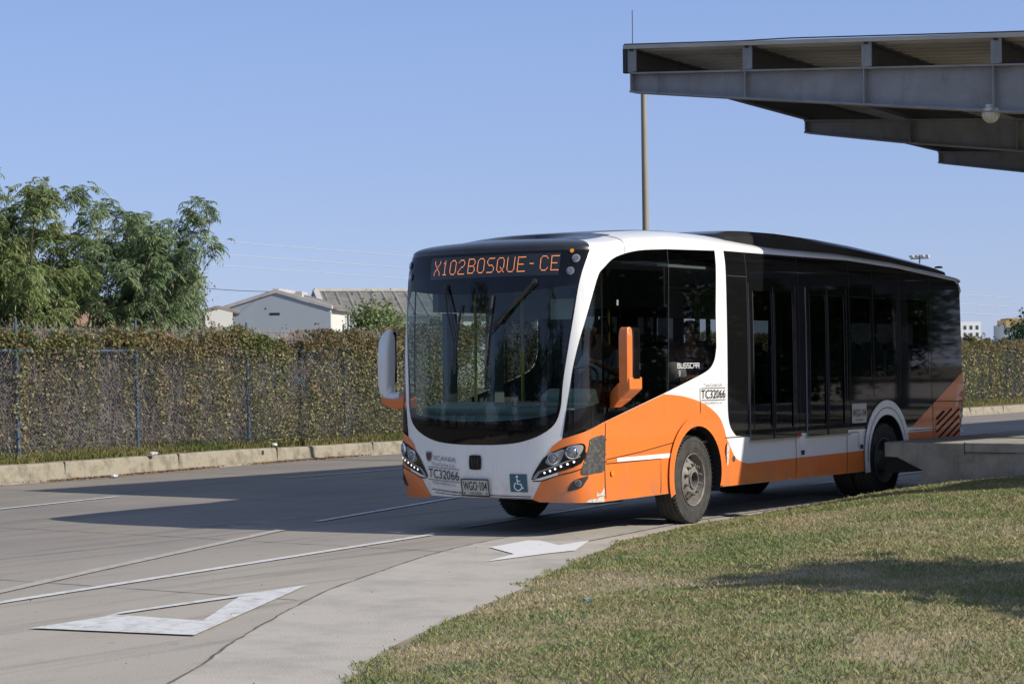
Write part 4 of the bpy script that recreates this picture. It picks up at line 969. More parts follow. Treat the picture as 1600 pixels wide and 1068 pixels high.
# near lawn: density falls off with distance from the camera
N = 1150000
x = RNG.uniform(.8, 15, N); y = RNG.uniform(-13.5, 6.9, N); ex = np.interp(y, EY, EX)
dcam = np.hypot(x-CAMP[0], y-CAMP[1])
rel = np.stack([x-CAMP[0], y-CAMP[1]], 1); fw2 = np.array([_fw.x, _fw.y]); r2 = np.array([_r0.x, _r0.y]); dep = rel@fw2; lat = rel@r2
edge_n = (vnoise(x, y, .35, 3)-.5)*.30+(vnoise(x, y, .12, 4)-.5)*.12
keep = (x > ex+edge_n) & (dep > 5) & (np.abs(lat/dep) < .34) & ~((y > 6.6) & (x < 5))
x, y, dcam, ex = x[keep], y[keep], dcam[keep], ex[keep]
bare = vnoise(x, y, 1.3, 9)*.6+vnoise(x, y, .5, 10)*.4
k2 = (RNG.random(len(x)) < np.clip(1.25-bare*.95, .15, 1)); x, y, dcam, ex, bare = x[k2], y[k2], dcam[k2], ex[k2], bare[k2]
z = grass_z_np(x, y); n = len(x)
g1 = vnoise(x, y, 1.1, 1)*.28+vnoise(x, y, .3, 2)*.25+vnoise(x, y, .12, 6)*.2+RNG.random(n)*.55-.12
right = np.clip((x-ex-2.2)/5, 0, 1)*.10+np.clip((bare-.55)*.9, 0, .2)
colr = pal(np.clip(g1*.8+right, 0, 1), [(.10, .185, .05), (.16, .235, .075), (.25, .265, .115), (.36, .31, .165), (.46, .385, .24), (.60, .52, .37)])
h = RNG.uniform(.010, .034, n)*(1.15-.45*bare)*(1+.25*(RNG.random(n) > .97)*3)
blades(x, y, z, h, np.clip(.0024+.00028*dcam, .004, .008), colr, 'grass', 1.3)['kind'] = 'stuff'
# broad-leaved weeds in the lawn
def weeds(cx, cy, r, n, name='weed_patch'):
    a = RNG.random(n)*2*math.pi; q = np.sqrt(RNG.random(n))*r; x = cx+np.cos(a)*q; y = cy+np.sin(a)*q; z = grass_z_np(x, y)
    return x, y, z
W = [weeds(4.9, -5.9, .30, 260), weeds(4.75, -4.3, .35, 260), weeds(3.0, -2.1, .2, 110), weeds(7.2, -6.6, .35, 200), weeds(5.7, -8.0, .25, 240), weeds(6.6, -3.0, .5, 200), weeds(7.6, -8.6, .35, 220), weeds(5.9, -7.2, .2, 160)]
x = np.concatenate([w_[0] for w_ in W]); y = np.concatenate([w_[1] for w_ in W]); z = np.concatenate([w_[2] for w_ in W]); n = len(x)
blades(x, y, z, RNG.uniform(.012, .036, n), np.full(n, .010), pal(RNG.random(n), [(.12, .20, .09), (.20, .29, .14)]), 'weeds', 1.2)['kind'] = 'stuff'
# verge grass along the fence
N = 60000; y = np.concatenate([RNG.uniform(1, 20, 40000), RNG.uniform(20, 80, 20000)]); t = RNG.random(N)
kx = np.interp(y, kys, [q[0] for q in KX])-.20; fxx = np.interp(y, FY, FXX)-.3; x = kx+(fxx-kx)*t; z = .27+.05*t
blades(x, y, z, RNG.uniform(.04, .13, N)*(1+t), np.full(N, .014), pal(vnoise(x, y, 1.2, 5)*.6+RNG.random(N)*.5, [(.06, .12, .02), (.10, .14, .035), (.20, .18, .07), (.30, .25, .13)]), 'verge_grass')['kind'] = 'stuff'

# ------------------------------------------------------------------ fence and creepers
fence = empty('chain_link_fence', (-13, 5, .33)); tag(fence, 'blue chain-link fence with posts, top rail and barbed wire, overgrown with creepers', 'fence')
y = 1.75
while y < 80:
    p = Vector((fx(y), y, .3))
    MB().tube([p, p+Vector((-.02, -.015, 1.8))], .034, 8).lathe([(.04, 0), (.04, .03), (.001, .05)], Matrix.Translation(p+Vector((-.02, -.015, 1.8))), 8).tube([p+Vector((-.02, -.015, 1.8)), p+Vector((-.03, -.02, 2.36))], .022, 6).build('post', M['bluepost'], fence, smooth=40)
    y += 3.10 if y < 12 else 3.05
MB().tube([(fx(y)-.01, y, 2.12) for y in frange(-4, 80, 1)], .026, 8).build('top_rail', M['bluepost'], fence, smooth=40)
for z_ in (2.28, 2.38, 2.48): MB().tube([(fx(y)-.02, y, z_+.01*math.sin(y*2)) for y in frange(-4, 80, .8)], .005, 4).build('barbed_wire', M['wire'], fence)
Y0, Y1 = -1.0, 60.0; P = []
s = Y0-1.8
while s < Y1:
    for d in (1, -1):
        a = (s, .36) if d > 0 else (s, 2.10); b = (s+1.74, 2.10) if d > 0 else (s+1.74, .36)
        P.append([(fx(a[0])+.03, a[0]-.004, a[1]), (fx(a[0])+.03, a[0]+.004, a[1]), (fx(b[0])+.03, b[0]+.004, b[1]), (fx(b[0])+.03, b[0]-.004, b[1])])
        P.append([(fx(a[0])+.026, a[0], a[1]), (fx(a[0])+.034, a[0], a[1]), (fx(b[0])+.034, b[0], b[1]), (fx(b[0])+.026, b[0], b[1])])
    s += .075
P = np.array(P)-np.array([-13, 5, .33]); quads('wire_mesh', P, np.tile([[.10, .125, .155]], (len(P), 1)), M['wire'], fence)

def leafquads(c, size, col, name, m=None, parent=None, flat=.0, asp=.62):
    n = len(c); a = RNG.normal(size=(n, 3)); a /= np.linalg.norm(a, axis=1)[:, None]; b = RNG.normal(size=(n, 3)); b -= (b*a).sum(1)[:, None]*a; b /= np.linalg.norm(b, axis=1)[:, None]
    a *= size[:, None]/2; b *= size[:, None]*asp/2
    P = np.stack([c-a, c-a*.1+b, c+a, c-a*.1-b], 1); return quads(name, P, col, m or M['leaf'], parent)
def hedge_top(y): return 2.43+.22*(vnoise(y, y*0, .35, 31)-.5)+.16*(vnoise(y, y*0, 1.1, 32)-.5)+.07*np.sin(y*1.9)+.06*np.sin(y*4.3+1)+.30*np.clip((y-15)/4, 0, 1)*np.clip((26-y)/6, 0, 1)+.05*np.sin(y*9)
NV = 330000
y = np.concatenate([RNG.uniform(2.5, 19, int(NV*.62)), RNG.uniform(19, 60, NV-int(NV*.62))]); NV = len(y)
t = RNG.random(NV); top = hedge_top(y)
z = np.where(RNG.random(NV) < .42, top-np.abs(RNG.normal(0, .22, NV)), .35+(top-.35)*t)
lay = RNG.random(NV)
dens = vnoise(y, z, .9, 21)*.6+vnoise(y, z, .28, 22)*.4
front = lay < .42
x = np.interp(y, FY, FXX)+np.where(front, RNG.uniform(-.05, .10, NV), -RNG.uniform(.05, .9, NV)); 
top_zone = np.clip((z-1.95)/.3, 0, 1)
ky = np.clip((y-9)/6, 0, 1)
keep = (RNG.random(NV) < np.where(front, np.clip((dens-.41+.14*ky+.1*top_zone)*4.2, .10, 1)*(.24+.62*top_zone+.5*ky), np.clip((vnoise(y*1.3, z, .5, 77)-.22)*3.2, .12, 1)))
x, y, z, front, dens, top_zone, ky = [q[keep] for q in (x, y, z, front, dens, top_zone, ky)]; n = len(x)
tn = vnoise(y+3, z*1.5, 1.3, 23); rr = RNG.random(n)
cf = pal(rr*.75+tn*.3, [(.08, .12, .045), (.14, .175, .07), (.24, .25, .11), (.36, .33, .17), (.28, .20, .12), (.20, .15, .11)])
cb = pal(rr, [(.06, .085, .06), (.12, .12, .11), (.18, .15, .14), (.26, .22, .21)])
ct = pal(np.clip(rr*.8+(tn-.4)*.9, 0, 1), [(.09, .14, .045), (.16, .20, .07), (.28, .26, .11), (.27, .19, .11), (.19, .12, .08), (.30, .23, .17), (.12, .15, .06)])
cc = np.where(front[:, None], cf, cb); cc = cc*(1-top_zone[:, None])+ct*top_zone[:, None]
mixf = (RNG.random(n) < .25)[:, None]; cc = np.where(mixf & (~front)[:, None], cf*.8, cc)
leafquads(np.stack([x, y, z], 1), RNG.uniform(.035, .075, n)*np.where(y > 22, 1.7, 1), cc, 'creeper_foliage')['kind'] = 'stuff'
# hanging strands and shoots above the top
def strands(ns, ylo, yhi, seed, upz):
    rs = np.random.default_rng(seed); k = 34
    y0 = rs.uniform(ylo, yhi, ns); y0 = y0+.25*np.sin(y0*7); ph = rs.uniform(0, 6.28, ns)
    if upz: z0 = hedge_top(y0)-.15; L_ = rs.gamma(2, .06, ns)+.06; s_ = rs.random((ns, k)); z = z0[:, None]+s_*L_[:, None]; yy = y0[:, None]+(s_**1.5)*rs.uniform(-.22, .22, ns)[:, None]+rs.normal(0, .025, (ns, k))
    else: z0 = hedge_top(y0)-rs.uniform(0, .9, ns); L_ = rs.uniform(.5, 1.9, ns); s_ = rs.random((ns, k)); z = np.maximum(z0[:, None]-s_*L_[:, None], .36); yy = y0[:, None]+.09*np.sin(ph[:, None]+s_*6)+rs.normal(0, .045, (ns, k))
    x = np.interp(yy, FY, FXX)+rs.uniform(-.02, .10, (ns, k))-(.25 if upz else 0)*rs.random((ns, 1))
    c = np.stack([x.ravel(), yy.ravel(), z.ravel()], 1); base = pal(rs.random(ns), [(.09, .13, .06), (.15, .19, .08), (.25, .25, .13), (.36, .32, .17), (.27, .19, .13), (.19, .15, .11)])
    col = np.repeat(base, k, 0)*rs.uniform(.7, 1.3, (ns*k, 1)); return c, rs.uniform(.03, .075, ns*k), col
for args in ((150, 2.5, 9.5, 51, False), (230, 9.5, 20, 55, False), (520, 20, 60, 52, False), (380, 2.5, 20, 53, True), (500, 20, 60, 54, True)):
    c, s_, col_ = strands(*args); leafquads(c, s_*(1.5 if args[1] >= 20 else 1), col_, 'creeper_strands')['kind'] = 'stuff'
# dry twigs tangled in the fence
NT = 42000; y = np.concatenate([RNG.uniform(2.5, 18, 28000), RNG.uniform(18, 60, 14000)]); z = RNG.uniform(.33, 2.45, NT); x = np.interp(y, FY, FXX)-RNG.uniform(0, .7, NT)
d = np.stack([RNG.normal(0, .25, NT), RNG.normal(0, .7, NT), RNG.normal(.6, .8, NT)], 1); d /= np.linalg.norm(d, axis=1)[:, None]; d *= RNG.uniform(.05, .24, NT)[:, None]
wv = np.stack([np.zeros(NT), RNG.uniform(.0015, .0042, NT)*np.where(y > 18, 1.8, 1), np.zeros(NT)+.002], 1); c = np.stack([x, y, z], 1)
P = np.stack([c-d-wv, c-d+wv, c+d+wv, c+d-wv], 1)
quads('dry_twigs', P, pal(RNG.random(NT), [(.10, .09, .09), (.20, .175, .17), (.34, .30, .27), (.24, .16, .12)]), M['twig'])['kind'] = 'stuff'

# ------------------------------------------------------------------ trees
def tube_np(mb, pts, r0, r1, n=6): mb.tube(pts, [r0+(r1-r0)*i/(len(pts)-1) for i in range(len(pts))], n)
M['bark'] = mat('bark', (.13, .10, .075), .9, noise=(9, .7, (.07, .055, .04)))
def feather_tree(loc, H, R, nstem, nf, seed, label, green, lean=0):
    rs = np.random.default_rng(seed); rd = random.Random(seed)
    t = empty('feathery_tree', loc); tag(t, label, 'tree', 'feathery trees behind the fence')
    mb = MB(); tips = []
    for i in range(nstem):
        a = rd.uniform(0, 6.28); base = Vector((math.cos(a)*.12*R, math.sin(a)*.18*R, 0)); p = base; d = Vector((math.cos(a)*.35, math.sin(a)*.35+lean, 1.3)).normalized(); pts = [p]
        L_ = H*rd.uniform(.72, .95); st = 7
        for k in range(st):
            d = (d+Vector((rd.uniform(-.16, .16), rd.uniform(-.16, .16), .02))).normalized(); p = p+d*L_/st; pts.append(p)
            if k >= 1:
                for q in range(3 if k < 5 else 4):
                    bd = Vector((rd.uniform(-1, 1), rd.uniform(-1, 1), rd.uniform(.05, .8))).normalized(); bl = R*rd.uniform(.45, .95)*(1.15-.08*k); bp = [p]
                    e = bd.copy(); pp = p
                    for s_ in range(4):
                        e = (e+Vector((rd.uniform(-.2, .2), rd.uniform(-.2, .2), rd.uniform(-.12, .10)))).normalized(); pp = pp+e*bl/4; bp.append(pp)
                        if s_ >= 1: tips.append((pp, e))
                        if s_ >= 1:
                            sd = (e+Vector((rd.uniform(-.9, .9), rd.uniform(-.9, .9), rd.uniform(-.2, .7)))).normalized(); sp_ = pp+sd*bl*.3; mb.tube([pp, sp_], .006, 4, cap=False); tips.append((sp_, sd))
                    tube_np(mb, bp, .014*max(.6, 1-k*.1), .005, 5)
        tips.append((p, d)); tube_np(mb, pts, .05 if nstem < 3 else .038, .012, 7)
    o = mb.build('trunk', M['bark'], None, smooth=True); o.parent = t
    # fronds
    T = np.array([tuple(p) for p, e in tips]); E_ = np.array([tuple(e) for p, e in tips]); idx = rs.integers(0, len(T), nf)
    o0 = T[idx]+rs.normal(0, .05, (nf, 3)); d = E_[idx]*.8+rs.normal(0, .6, (nf, 3)); d[:, 2] += .15; d /= np.linalg.norm(d, axis=1)[:, None]
    Lf = rs.uniform(.20, .38, nf); up = np.array([0, 0, 1.0]); side = np.cross(d, up); side /= np.linalg.norm(side, axis=1)[:, None]+1e-6
    polys = []; cols = []
    base = pal(rs.random(nf)*.75+.25*vnoise(o0[:, 1], o0[:, 2], .6, seed), green)
    npair = 7
    for j in range(npair+1):
        s_ = (j+.6)/(npair+1); c = o0+d*(Lf*s_)[:, None]-up*(Lf*s_*s_*.75)[:, None]
        dd = d-up*(s_*1.5); dd /= np.linalg.norm(dd, axis=1)[:, None]
        for sg in ((1, -1) if j < npair else (0,)):
            pl_ = (Lf*.42*(1-.35*s_))[:, None]; v = side*sg*.85+dd*.6-up*.18+rs.normal(0, .08, (nf, 3)); v /= np.linalg.norm(v, axis=1)[:, None]; v = v*pl_
            wv = np.cross(v, rs.normal(0, 1, (nf, 3))*.25+up[None]*.4+side*.25); wv /= np.linalg.norm(wv, axis=1)[:, None]; wv *= .0105
            m_ = c+v*.5-up*.008; polys.append(np.stack([c, m_+wv, c+v-up*.03, m_-wv], 1)); cols.append(base*rs.uniform(.8, 1.2, (nf, 1)))
    P = np.concatenate(polys); quads('crown', P, np.concatenate(cols), M['leaf'], t)
    return t
GR = [(.10, .15, .055), (.16, .22, .075), (.23, .29, .11), (.36, .38, .19)]
GR2 = [(.10, .16, .08), (.15, .22, .10), (.21, .28, .14), (.32, .36, .21)]
TREES = [(-16.0, 6.6, 5.7, 1.25, 4, 2900, 11, 'leafy green tree at the far left edge behind the fence, tallest of its row', GR),
 (-15.7, 7.9, 5.4, 1.2, 4, 2500, 12, 'feathery green tree second from the left behind the fence', GR),
 (-16.8, 9.1, 4.7, 1.15, 4, 2100, 13, 'low bushy feathery tree in the middle of the clump behind the fence', GR),
 (-15.4, 9.0, 5.25, 1.05, 4, 2300, 17, 'feathery tree with a flat top between the bushy tree and the slender pointed tree', GR2),
 (-15.8, 10.1, 5.35, .95, 3, 1900, 14, 'slender light green tree with a pointed top behind the fence', GR2),
 (-16.4, 11.2, 4.75, .75, 3, 1300, 15, 'loose drooping tree at the right end of the clump, beside the blue gable house', GR2)]
for (x, y, H, R_, ns, nf, sd, lab, g) in TREES: feather_tree((x, y, .28), H-.35, R_, ns, nf, sd, lab, g)
def bush(name, loc, rx, rz, n, lab, cat, stops, size=.09, group=None, seed=1, lift=0):
    rs = np.random.default_rng(seed); t = empty(name, loc); tag(t, lab, cat, group)
    k = 14; cc = rs.normal(0, 1, (k, 3))*np.array([rx, rx, rz])*.42+np.array([0, 0, rz*1.05+lift]); ci = rs.integers(0, k, n)
    c = cc[ci]+rs.normal(0, 1, (n, 3))*np.array([rx, rx, rz])*.20; c = c[c[:, 2] > 0]; n = len(c)
    a = rs.normal(size=(n, 3)); a /= np.linalg.norm(a, axis=1)[:, None]; b = np.cross(a, rs.normal(size=(n, 3))); b /= np.linalg.norm(b, axis=1)[:, None]; s_ = rs.uniform(.6, 1.3, (n, 1))*size
    quads('crown', np.stack([c-a*s_/2, c+b*s_*.3, c+a*s_/2, c-b*s_*.3], 1), pal(rs.random(n), stops), M['leaf'], t)
    mb = MB()
    for q in range(5): mb.tube([(0, 0, -.1), tuple(cc[q]*np.array([.2, .2, .55])), tuple(cc[q])], [.05*rx, .03*rx, .01], 5)
    o = mb.build('trunk', M['bark'], None); o.parent = t; return t
DRY = [(.08, .085, .03), (.14, .12, .05), (.20, .13, .06), (.10, .12, .04)]
bush('shrub', (-17.0, 13.1, .28), .75, 1.65, 5000, 'brownish half-dry shrub behind the fence, left of the blue gable house', 'shrub', DRY, .08, seed=3)
bush('shrub', (-16.6, 18.8, .28), 1.0, 1.38, 24000, 'green shrub behind the fence in front of the pale house wall, next to the bus', 'shrub', GR, .09, seed=4)
bush('shrub', (-15.6, 4.9, .28), .9, 1.5, 5000, 'creeper-covered shrub low at the left picture edge behind the fence', 'shrub', DRY, .08, seed=8)
bush('round_tree', (-19.6, 69.5, .28), 1.9, 2.1, 9000, 'dark round tree behind the overgrown fence at the right picture edge', 'tree', [(.02, .05, .018), (.04, .08, .028), (.07, .11, .04)], .16, seed=5)
for i, (x, y, r_, h_) in enumerate(((-24, 66, 2.6, 1.5), (-30, 72, 3, 1.6), (-36, 82, 3.2, 1.8))):
    bush('shrub', (x, y, .28), r_, h_, 5000, ['olive bush directly left of the dark round tree beyond the fence', 'olive bush beyond the fence just right of the bus tail', 'more distant olive bush mostly behind the bus tail'][i], 'shrub', DRY, .18, seed=20+i)
# trees beside the platform, outside the picture: they throw the shade on the lawn and show in the bus windows
for i, (x, y, z_, r_, h_) in enumerate(((14.6, -2.1, .5, 1.7, .85), (16.5, 17, .3, 3.4, 3.0), (18, 25, .3, 3.8, 3.4), (17, 34, .3, 3.6, 3.0), (24, 20, .3, 4, 3.6), (20, 45, .3, 4.4, 3.4), (26, 33, .3, 4.4, 3.6))):
    bush('broadleaf_tree', (x, y, z_), r_, h_, 26000, ['broad tree on the lawn right of the picture', 'nearest broad tree behind the platform', 'second broad tree behind the platform', 'broad tree at the far end of the platform', 'broad tree farthest from the road', 'broad tree beyond the end of the tree row', 'broad tree in the second row behind the platform'][i], 'tree', [(.03, .07, .02), (.06, .11, .03), (.10, .15, .045)], .26 if i == 0 else .20, seed=40+i, lift=2.6 if i == 0 else 0)

for i, (x, y, r_, h_) in enumerate(((-58, -38, 6, 4.5), (-44, -46, 6, 4.5), (-33, -42, 6, 5), (-21, -48, 6.5, 4.5), (-9, -46, 6, 4.3), (4, -52, 6.5, 5), (18, -50, 6, 4.4), (30, -40, 6, 4.6))):  # tree row added out of view to darken the windscreen's reflections
    bush('broadleaf_tree', (x, y, 0), r_, h_, 5000, ['first', 'second', 'third', 'fourth', 'fifth', 'sixth', 'seventh', 'eighth'][i]+' big tree from the road in the unseen added row behind the photographer, mirrored in the windscreen', 'tree', [(.03, .07, .02), (.06, .11, .03), (.10, .15, .045)], .6, seed=60+i)

# ------------------------------------------------------------------ platform
def prismy(mb, poly, y0, y1): return mb.prism(poly, lambda x, z: (x, y0, z), lambda x, z: (x, y1, z))
st = empty('boarding_platform', (1.5, 6.87, 0)); tag(st, 'raised concrete boarding platform with overhanging edge beside the bus tail', 'platform')
o = prismy(MB(), [(1.50, .765), (1.50, .575), (1.67, .57), (2.04, .40), (1.80, -.1), (14, -.1), (14, .765)], 6.87, 62).build('platform_body', M['concrete'], st, bevel=.012)
prismy(MB(), [(1.505, .573), (1.668, .567), (2.036, .402), (1.505, .355)], 6.90, 61.9).build('dark_wedge', M['under'], st)  # near-black wedge closing the notch below the platform edge
MB().box(2.62, 14.02, 6.845, 7.1, .655, .773).build('edge_slab', M['concrete'], st, bevel=.008)
MB().box(2.60, 2.617, 6.862, 6.872, .62, .775).box(2.62, 3.3, 6.842, 6.846, .645, .655).build('slab_crack', M['joint'], st)

# ------------------------------------------------------------------ canopy
can = empty('station_canopy', (8, 30, .77)); tag(can, 'large grey steel canopy with tapered beams and corrugated roof over the bus lane', 'canopy')
FYS = [4.95+4.95*k for k in range(12)]
def dzf(y): return float(np.interp(y, [4.95, 9.9, 14.8, 20, 80], [0, -.16, -.24, -.3, -.4]))
def topz(x): return 5.61-.0705*(x+1.16)
def botz(x): return float(np.interp(x, [-1.16, .3, 4, 8, 14], [5.35, 5.155, 4.68, 4.3, 4.3]))
XR = 9.15
for i, fy in enumerate(FYS):
    dz = dzf(fy); m_ = M['steel']; mb = MB()
    bs = botz if i == 0 else (lambda x: botz(x)+.06*max(0, 1-(x+1.16)/2))
    xs = [-1.16, .3, 2, 4, 6, 8.2, 11.8]
    def prof(a, b):   # slab between heights
        pass
    web = [(x, topz(x)+dz-.02) for x in xs]+[(x, bs(x)+dz+.02) for x in xs[::-1]]
    prismy(mb, web, fy-.006+.1, fy+.006+.1)
    for fn, s_ in ((topz, -1), (bs, 1)):
        pl_ = [(x, fn(x)+dz) for x in xs]+[(x, fn(x)+dz+.022*s_) for x in xs[::-1]]
        prismy(mb, pl_, fy, fy+.2)
    b = mb.build('beam', m_, can)
    for x in ([-1.14, .54, 2.17, 3.81, 5.45, 7.1]):
        MB().box(x-.008, x+.008, fy+.002, fy+.094, bs(x)+dz+.023, topz(x)+dz-.023).build('stiffener', m_, can)
# purlins run along the roof, stub plates at the frames
for x in (-1.16, .54, 2.17, 3.81, 5.45, 7.1):
    mb = MB(); prev = None
    sec = []
    for y in [4.97]+FYS[1:]+[62]:
        zt_ = topz(x)+dzf(y)
        sec.append((y, zt_))
    for (y0, z0), (y1, z1) in zip(sec, sec[1:]):
        mb.add([(x-.012, y0, z0+.003), (x+.012, y0, z0+.003), (x+.012, y0, z0+.30), (x-.012, y0, z0+.30), (x-.012, y1, z1+.003), (x+.012, y1, z1+.003), (x+.012, y1, z1+.30), (x-.012, y1, z1+.30)], [(0, 1, 2, 3), (4, 5, 6, 7), (0, 1, 5, 4), (1, 2, 6, 5), (2, 3, 7, 6), (3, 0, 4, 7)])
        for zz in (0.003, .28): mb.add([(x-.012, y0, z0+zz), (x+.09, y0, z0+zz), (x+.09, y0, z0+zz+.02), (x-.012, y0, z0+zz+.02), (x-.012, y1, z1+zz), (x+.09, y1, z1+zz), (x+.09, y1, z1+zz+.02), (x-.012, y1, z1+zz+.02)], [(0, 1, 2, 3), (4, 5, 6, 7), (0, 1, 5, 4), (1, 2, 6, 5), (2, 3, 7, 6), (3, 0, 4, 7)])
    mb.build('purlin', M['steel_dark'], can)
    z0 = topz(x)
    q = MB().box(x-.02, x+.11, 4.945, 4.965, z0+.002, z0+.305).build('purlin_end', M['steel'], can)
    MB().box(x+.02, x+.07, 4.93, 4.944, z0+.27, z0+.345).build('clip', M['matt'], can)
# corrugated sheet
mb = MB(); prof = []; y = 4.90; per = .25
xs0, xs1 = -1.22, XR
ys_ = []
while y < 62:
    for dy, hz in ((0, 0), (.09, 0), (.115, .04), (.225, .04)):
        ys_.append((y+dy, hz))
    y += per
vs = []
for (y, hz) in ys_:
    dz = dzf(y); vs += [(xs0, y, topz(xs0)+.305+dz+hz), (xs1, y, topz(xs1)+.305+dz+hz)]
mb.add(vs, [(2*i, 2*i+1, 2*i+3, 2*i+2) for i in range(len(ys_)-1)])
mb.build('roof_sheet', M['sheet'], can)
mb = MB(); mb.add([(xs0, 4.90, topz(xs0)+.30), (XR, 4.90, topz(XR)+.30), (XR, 4.90, topz(XR)+.352), (xs0, 4.90, topz(xs0)+.352), (xs0, 4.94, topz(xs0)+.30), (XR, 4.94, topz(XR)+.30), (XR, 4.94, topz(XR)+.352), (xs0, 4.94, topz(xs0)+.352)], [(0, 1, 2, 3), (4, 5, 6, 7), (0, 1, 5, 4), (2, 3, 7, 6), (0, 3, 7, 4), (1, 2, 6, 5)])
mb.build('roof_edge_trim', M['sheet'], can)
MB().tube([(-1.22, 4.93, topz(-1.2)+.365), (.5, 4.93, topz(.5)+.36), (1.2, 4.93, topz(1.2)+.375), (3.8, 4.93, topz(3.8)+.365), (8, 4.93, topz(8)+.365)], .009, 5).build('roof_cable', M['matt'], can)
MB().box(-1.24, -1.18, 4.92, 4.99, 5.60, 5.93).build('corner_plate', M['matt'], can, bevel=.008)
MB().bar((-1.12, 4.98, 5.9), (-1.12, 4.98, 6.42), .006, 5).build('lightning_rod', M['matt'], can)
for fy in FYS[:]: MB().tube([(8.9, fy+.1, .7), (8.9, fy+.1, 4.6+dzf(fy))], .16, 14).build('column', M['steel'], can, smooth=40)
MB().box(10.4, 11.0, 4.9, 62, 4.5, 4.75).build('shadow_beam', M['steel'], can)  # unseen beam added to lay a shadow band on the lawn
# round lamp under the first beam
L_ = empty('ceiling_lamp', (3.74, 5.05, 4.70)); tag(L_, 'round cream bulkhead lamp hanging under the front canopy beam', 'lamp')
o = MB().lathe([(.001, -.11), (.05, -.10), (.085, -.065), (.10, -.01), (.095, .03), (.075, .045)], Matrix.Rotation(math.radians(20), 4, 'X'), 20).build('lamp_globe', M['cream'], None, smooth=True); o.parent = L_
o = MB().lathe([(.105, .02), (.105, .05), (.06, .06), (.06, .10), (.001, .10)], Matrix.Identity(4), 20).build('lamp_base', M['cream'], None, smooth=30); o.parent = L_
q = MB()
for k in range(6): q.tube([Vector((.103*math.cos(a)*math.cos(k*math.pi/6), .103*math.cos(a)*math.sin(k*math.pi/6), -.112*math.sin(a))) for a in [math.pi*j/12 for j in range(13)]], .004, 4)
o = q.build('lamp_guard', M['cream'], None); o.parent = L_

# ------------------------------------------------------------------ pole, mast, wires, houses
po = MB().tube([(-6.43, 14.0, 0), (-6.46, 13.97, 7.0)], [.075, .052], 14).build('post_shaft', M['pole'], smooth=40)
po.name = 'tall_pole'; tag(po, 'tall slim beige pole standing behind the bus below the canopy corner', 'pole')
ms = empty('floodlight_mast', (-49.05, 122.25, .27)); tag(ms, 'distant floodlight mast with a cross of lamps above the bus roof', 'mast')
MB().tube([(-49.05, 122.25, .2), (-49.05, 122.25, 9.6)], [.12, .06], 8).build('mast_pole', M['steel'], ms)
MB().box(-49.75, -48.35, 122.2, 122.3, 9.28, 9.36).build('cross_bar', M['steel'], ms)
for k in range(4): 
    X = -49.65+k*.42+(.0 if k < 2 else .0); MB().box(X-.13, X+.13, 122.05, 122.3, 9.38, 9.56).build('floodlight', M['cream'], ms)
M['cable_pale'] = mat('pale_cable', (.75, .78, .8), .4); M['cable_dark'] = mat('dark_cable', (.03, .03, .035), .6)
def pt(px, py, t): 
    v = _fw+_r*((px-800)/FPX)-_u*((py-534)/FPX); return Vector(CAMP)+v*t
FPX = 3183.612193
def cable(a, b, sag, r, m, lab):
    a, b = Vector(a), Vector(b); mb = MB(); mb.tube([a.lerp(b, i/30)-Vector((0, 0, sag*4*(i/30)*(1-i/30))) for i in range(31)], r, 4)
    o = mb.build('power_line', m); tag(o, lab, 'cable', 'overhead power lines')
cable((-62.6, 39.2, 8.9), (-21.0, 68.6, 4.55), .18, .011, M['cable_pale'], 'topmost pale power line in the sky behind the bus')
cable((-62.6, 39.2, 8.25), (-21.0, 68.6, 4.15), .18, .011, M['cable_pale'], 'second pale power line from the top behind the bus')
cable((-62.6, 39.2, 7.7), (-21.0, 68.6, 3.75), .18, .011, M['cable_pale'], 'lowest of the three pale power lines behind the bus')
cable((-56, 43.8, 6.5), (-74.6, 79.6, 6.6), .3, .018, M['cable_dark'], 'dark cable running down to the ridge of the blue gable house')
M['hblue'] = mat('blue_render', (.36, .42, .46), .9, noise=(.8, .4, (.30, .35, .39))); M['hwhite'] = mat('white_render', (.62, .62, .58), .9, noise=(.6, .4, (.5, .48, .43)))
M['rooff'] = mat('grey_roofing', (.20, .19, .18), .9, noise=(1.1, .8, (.09, .08, .07), 8)); M['trim'] = mat('pale_trim', (.5, .49, .46), .8, noise=(2, .6, (.33, .32, .3)))
M['pane'] = mat('window_pane', (.05, .08, .10), .15); M['ochre'] = mat('ochre_wall', (.45, .33, .16), .9); M['pink'] = mat('pink_brick', (.38, .23, .17), .9, noise=(2, .6, (.28, .18, .14)))
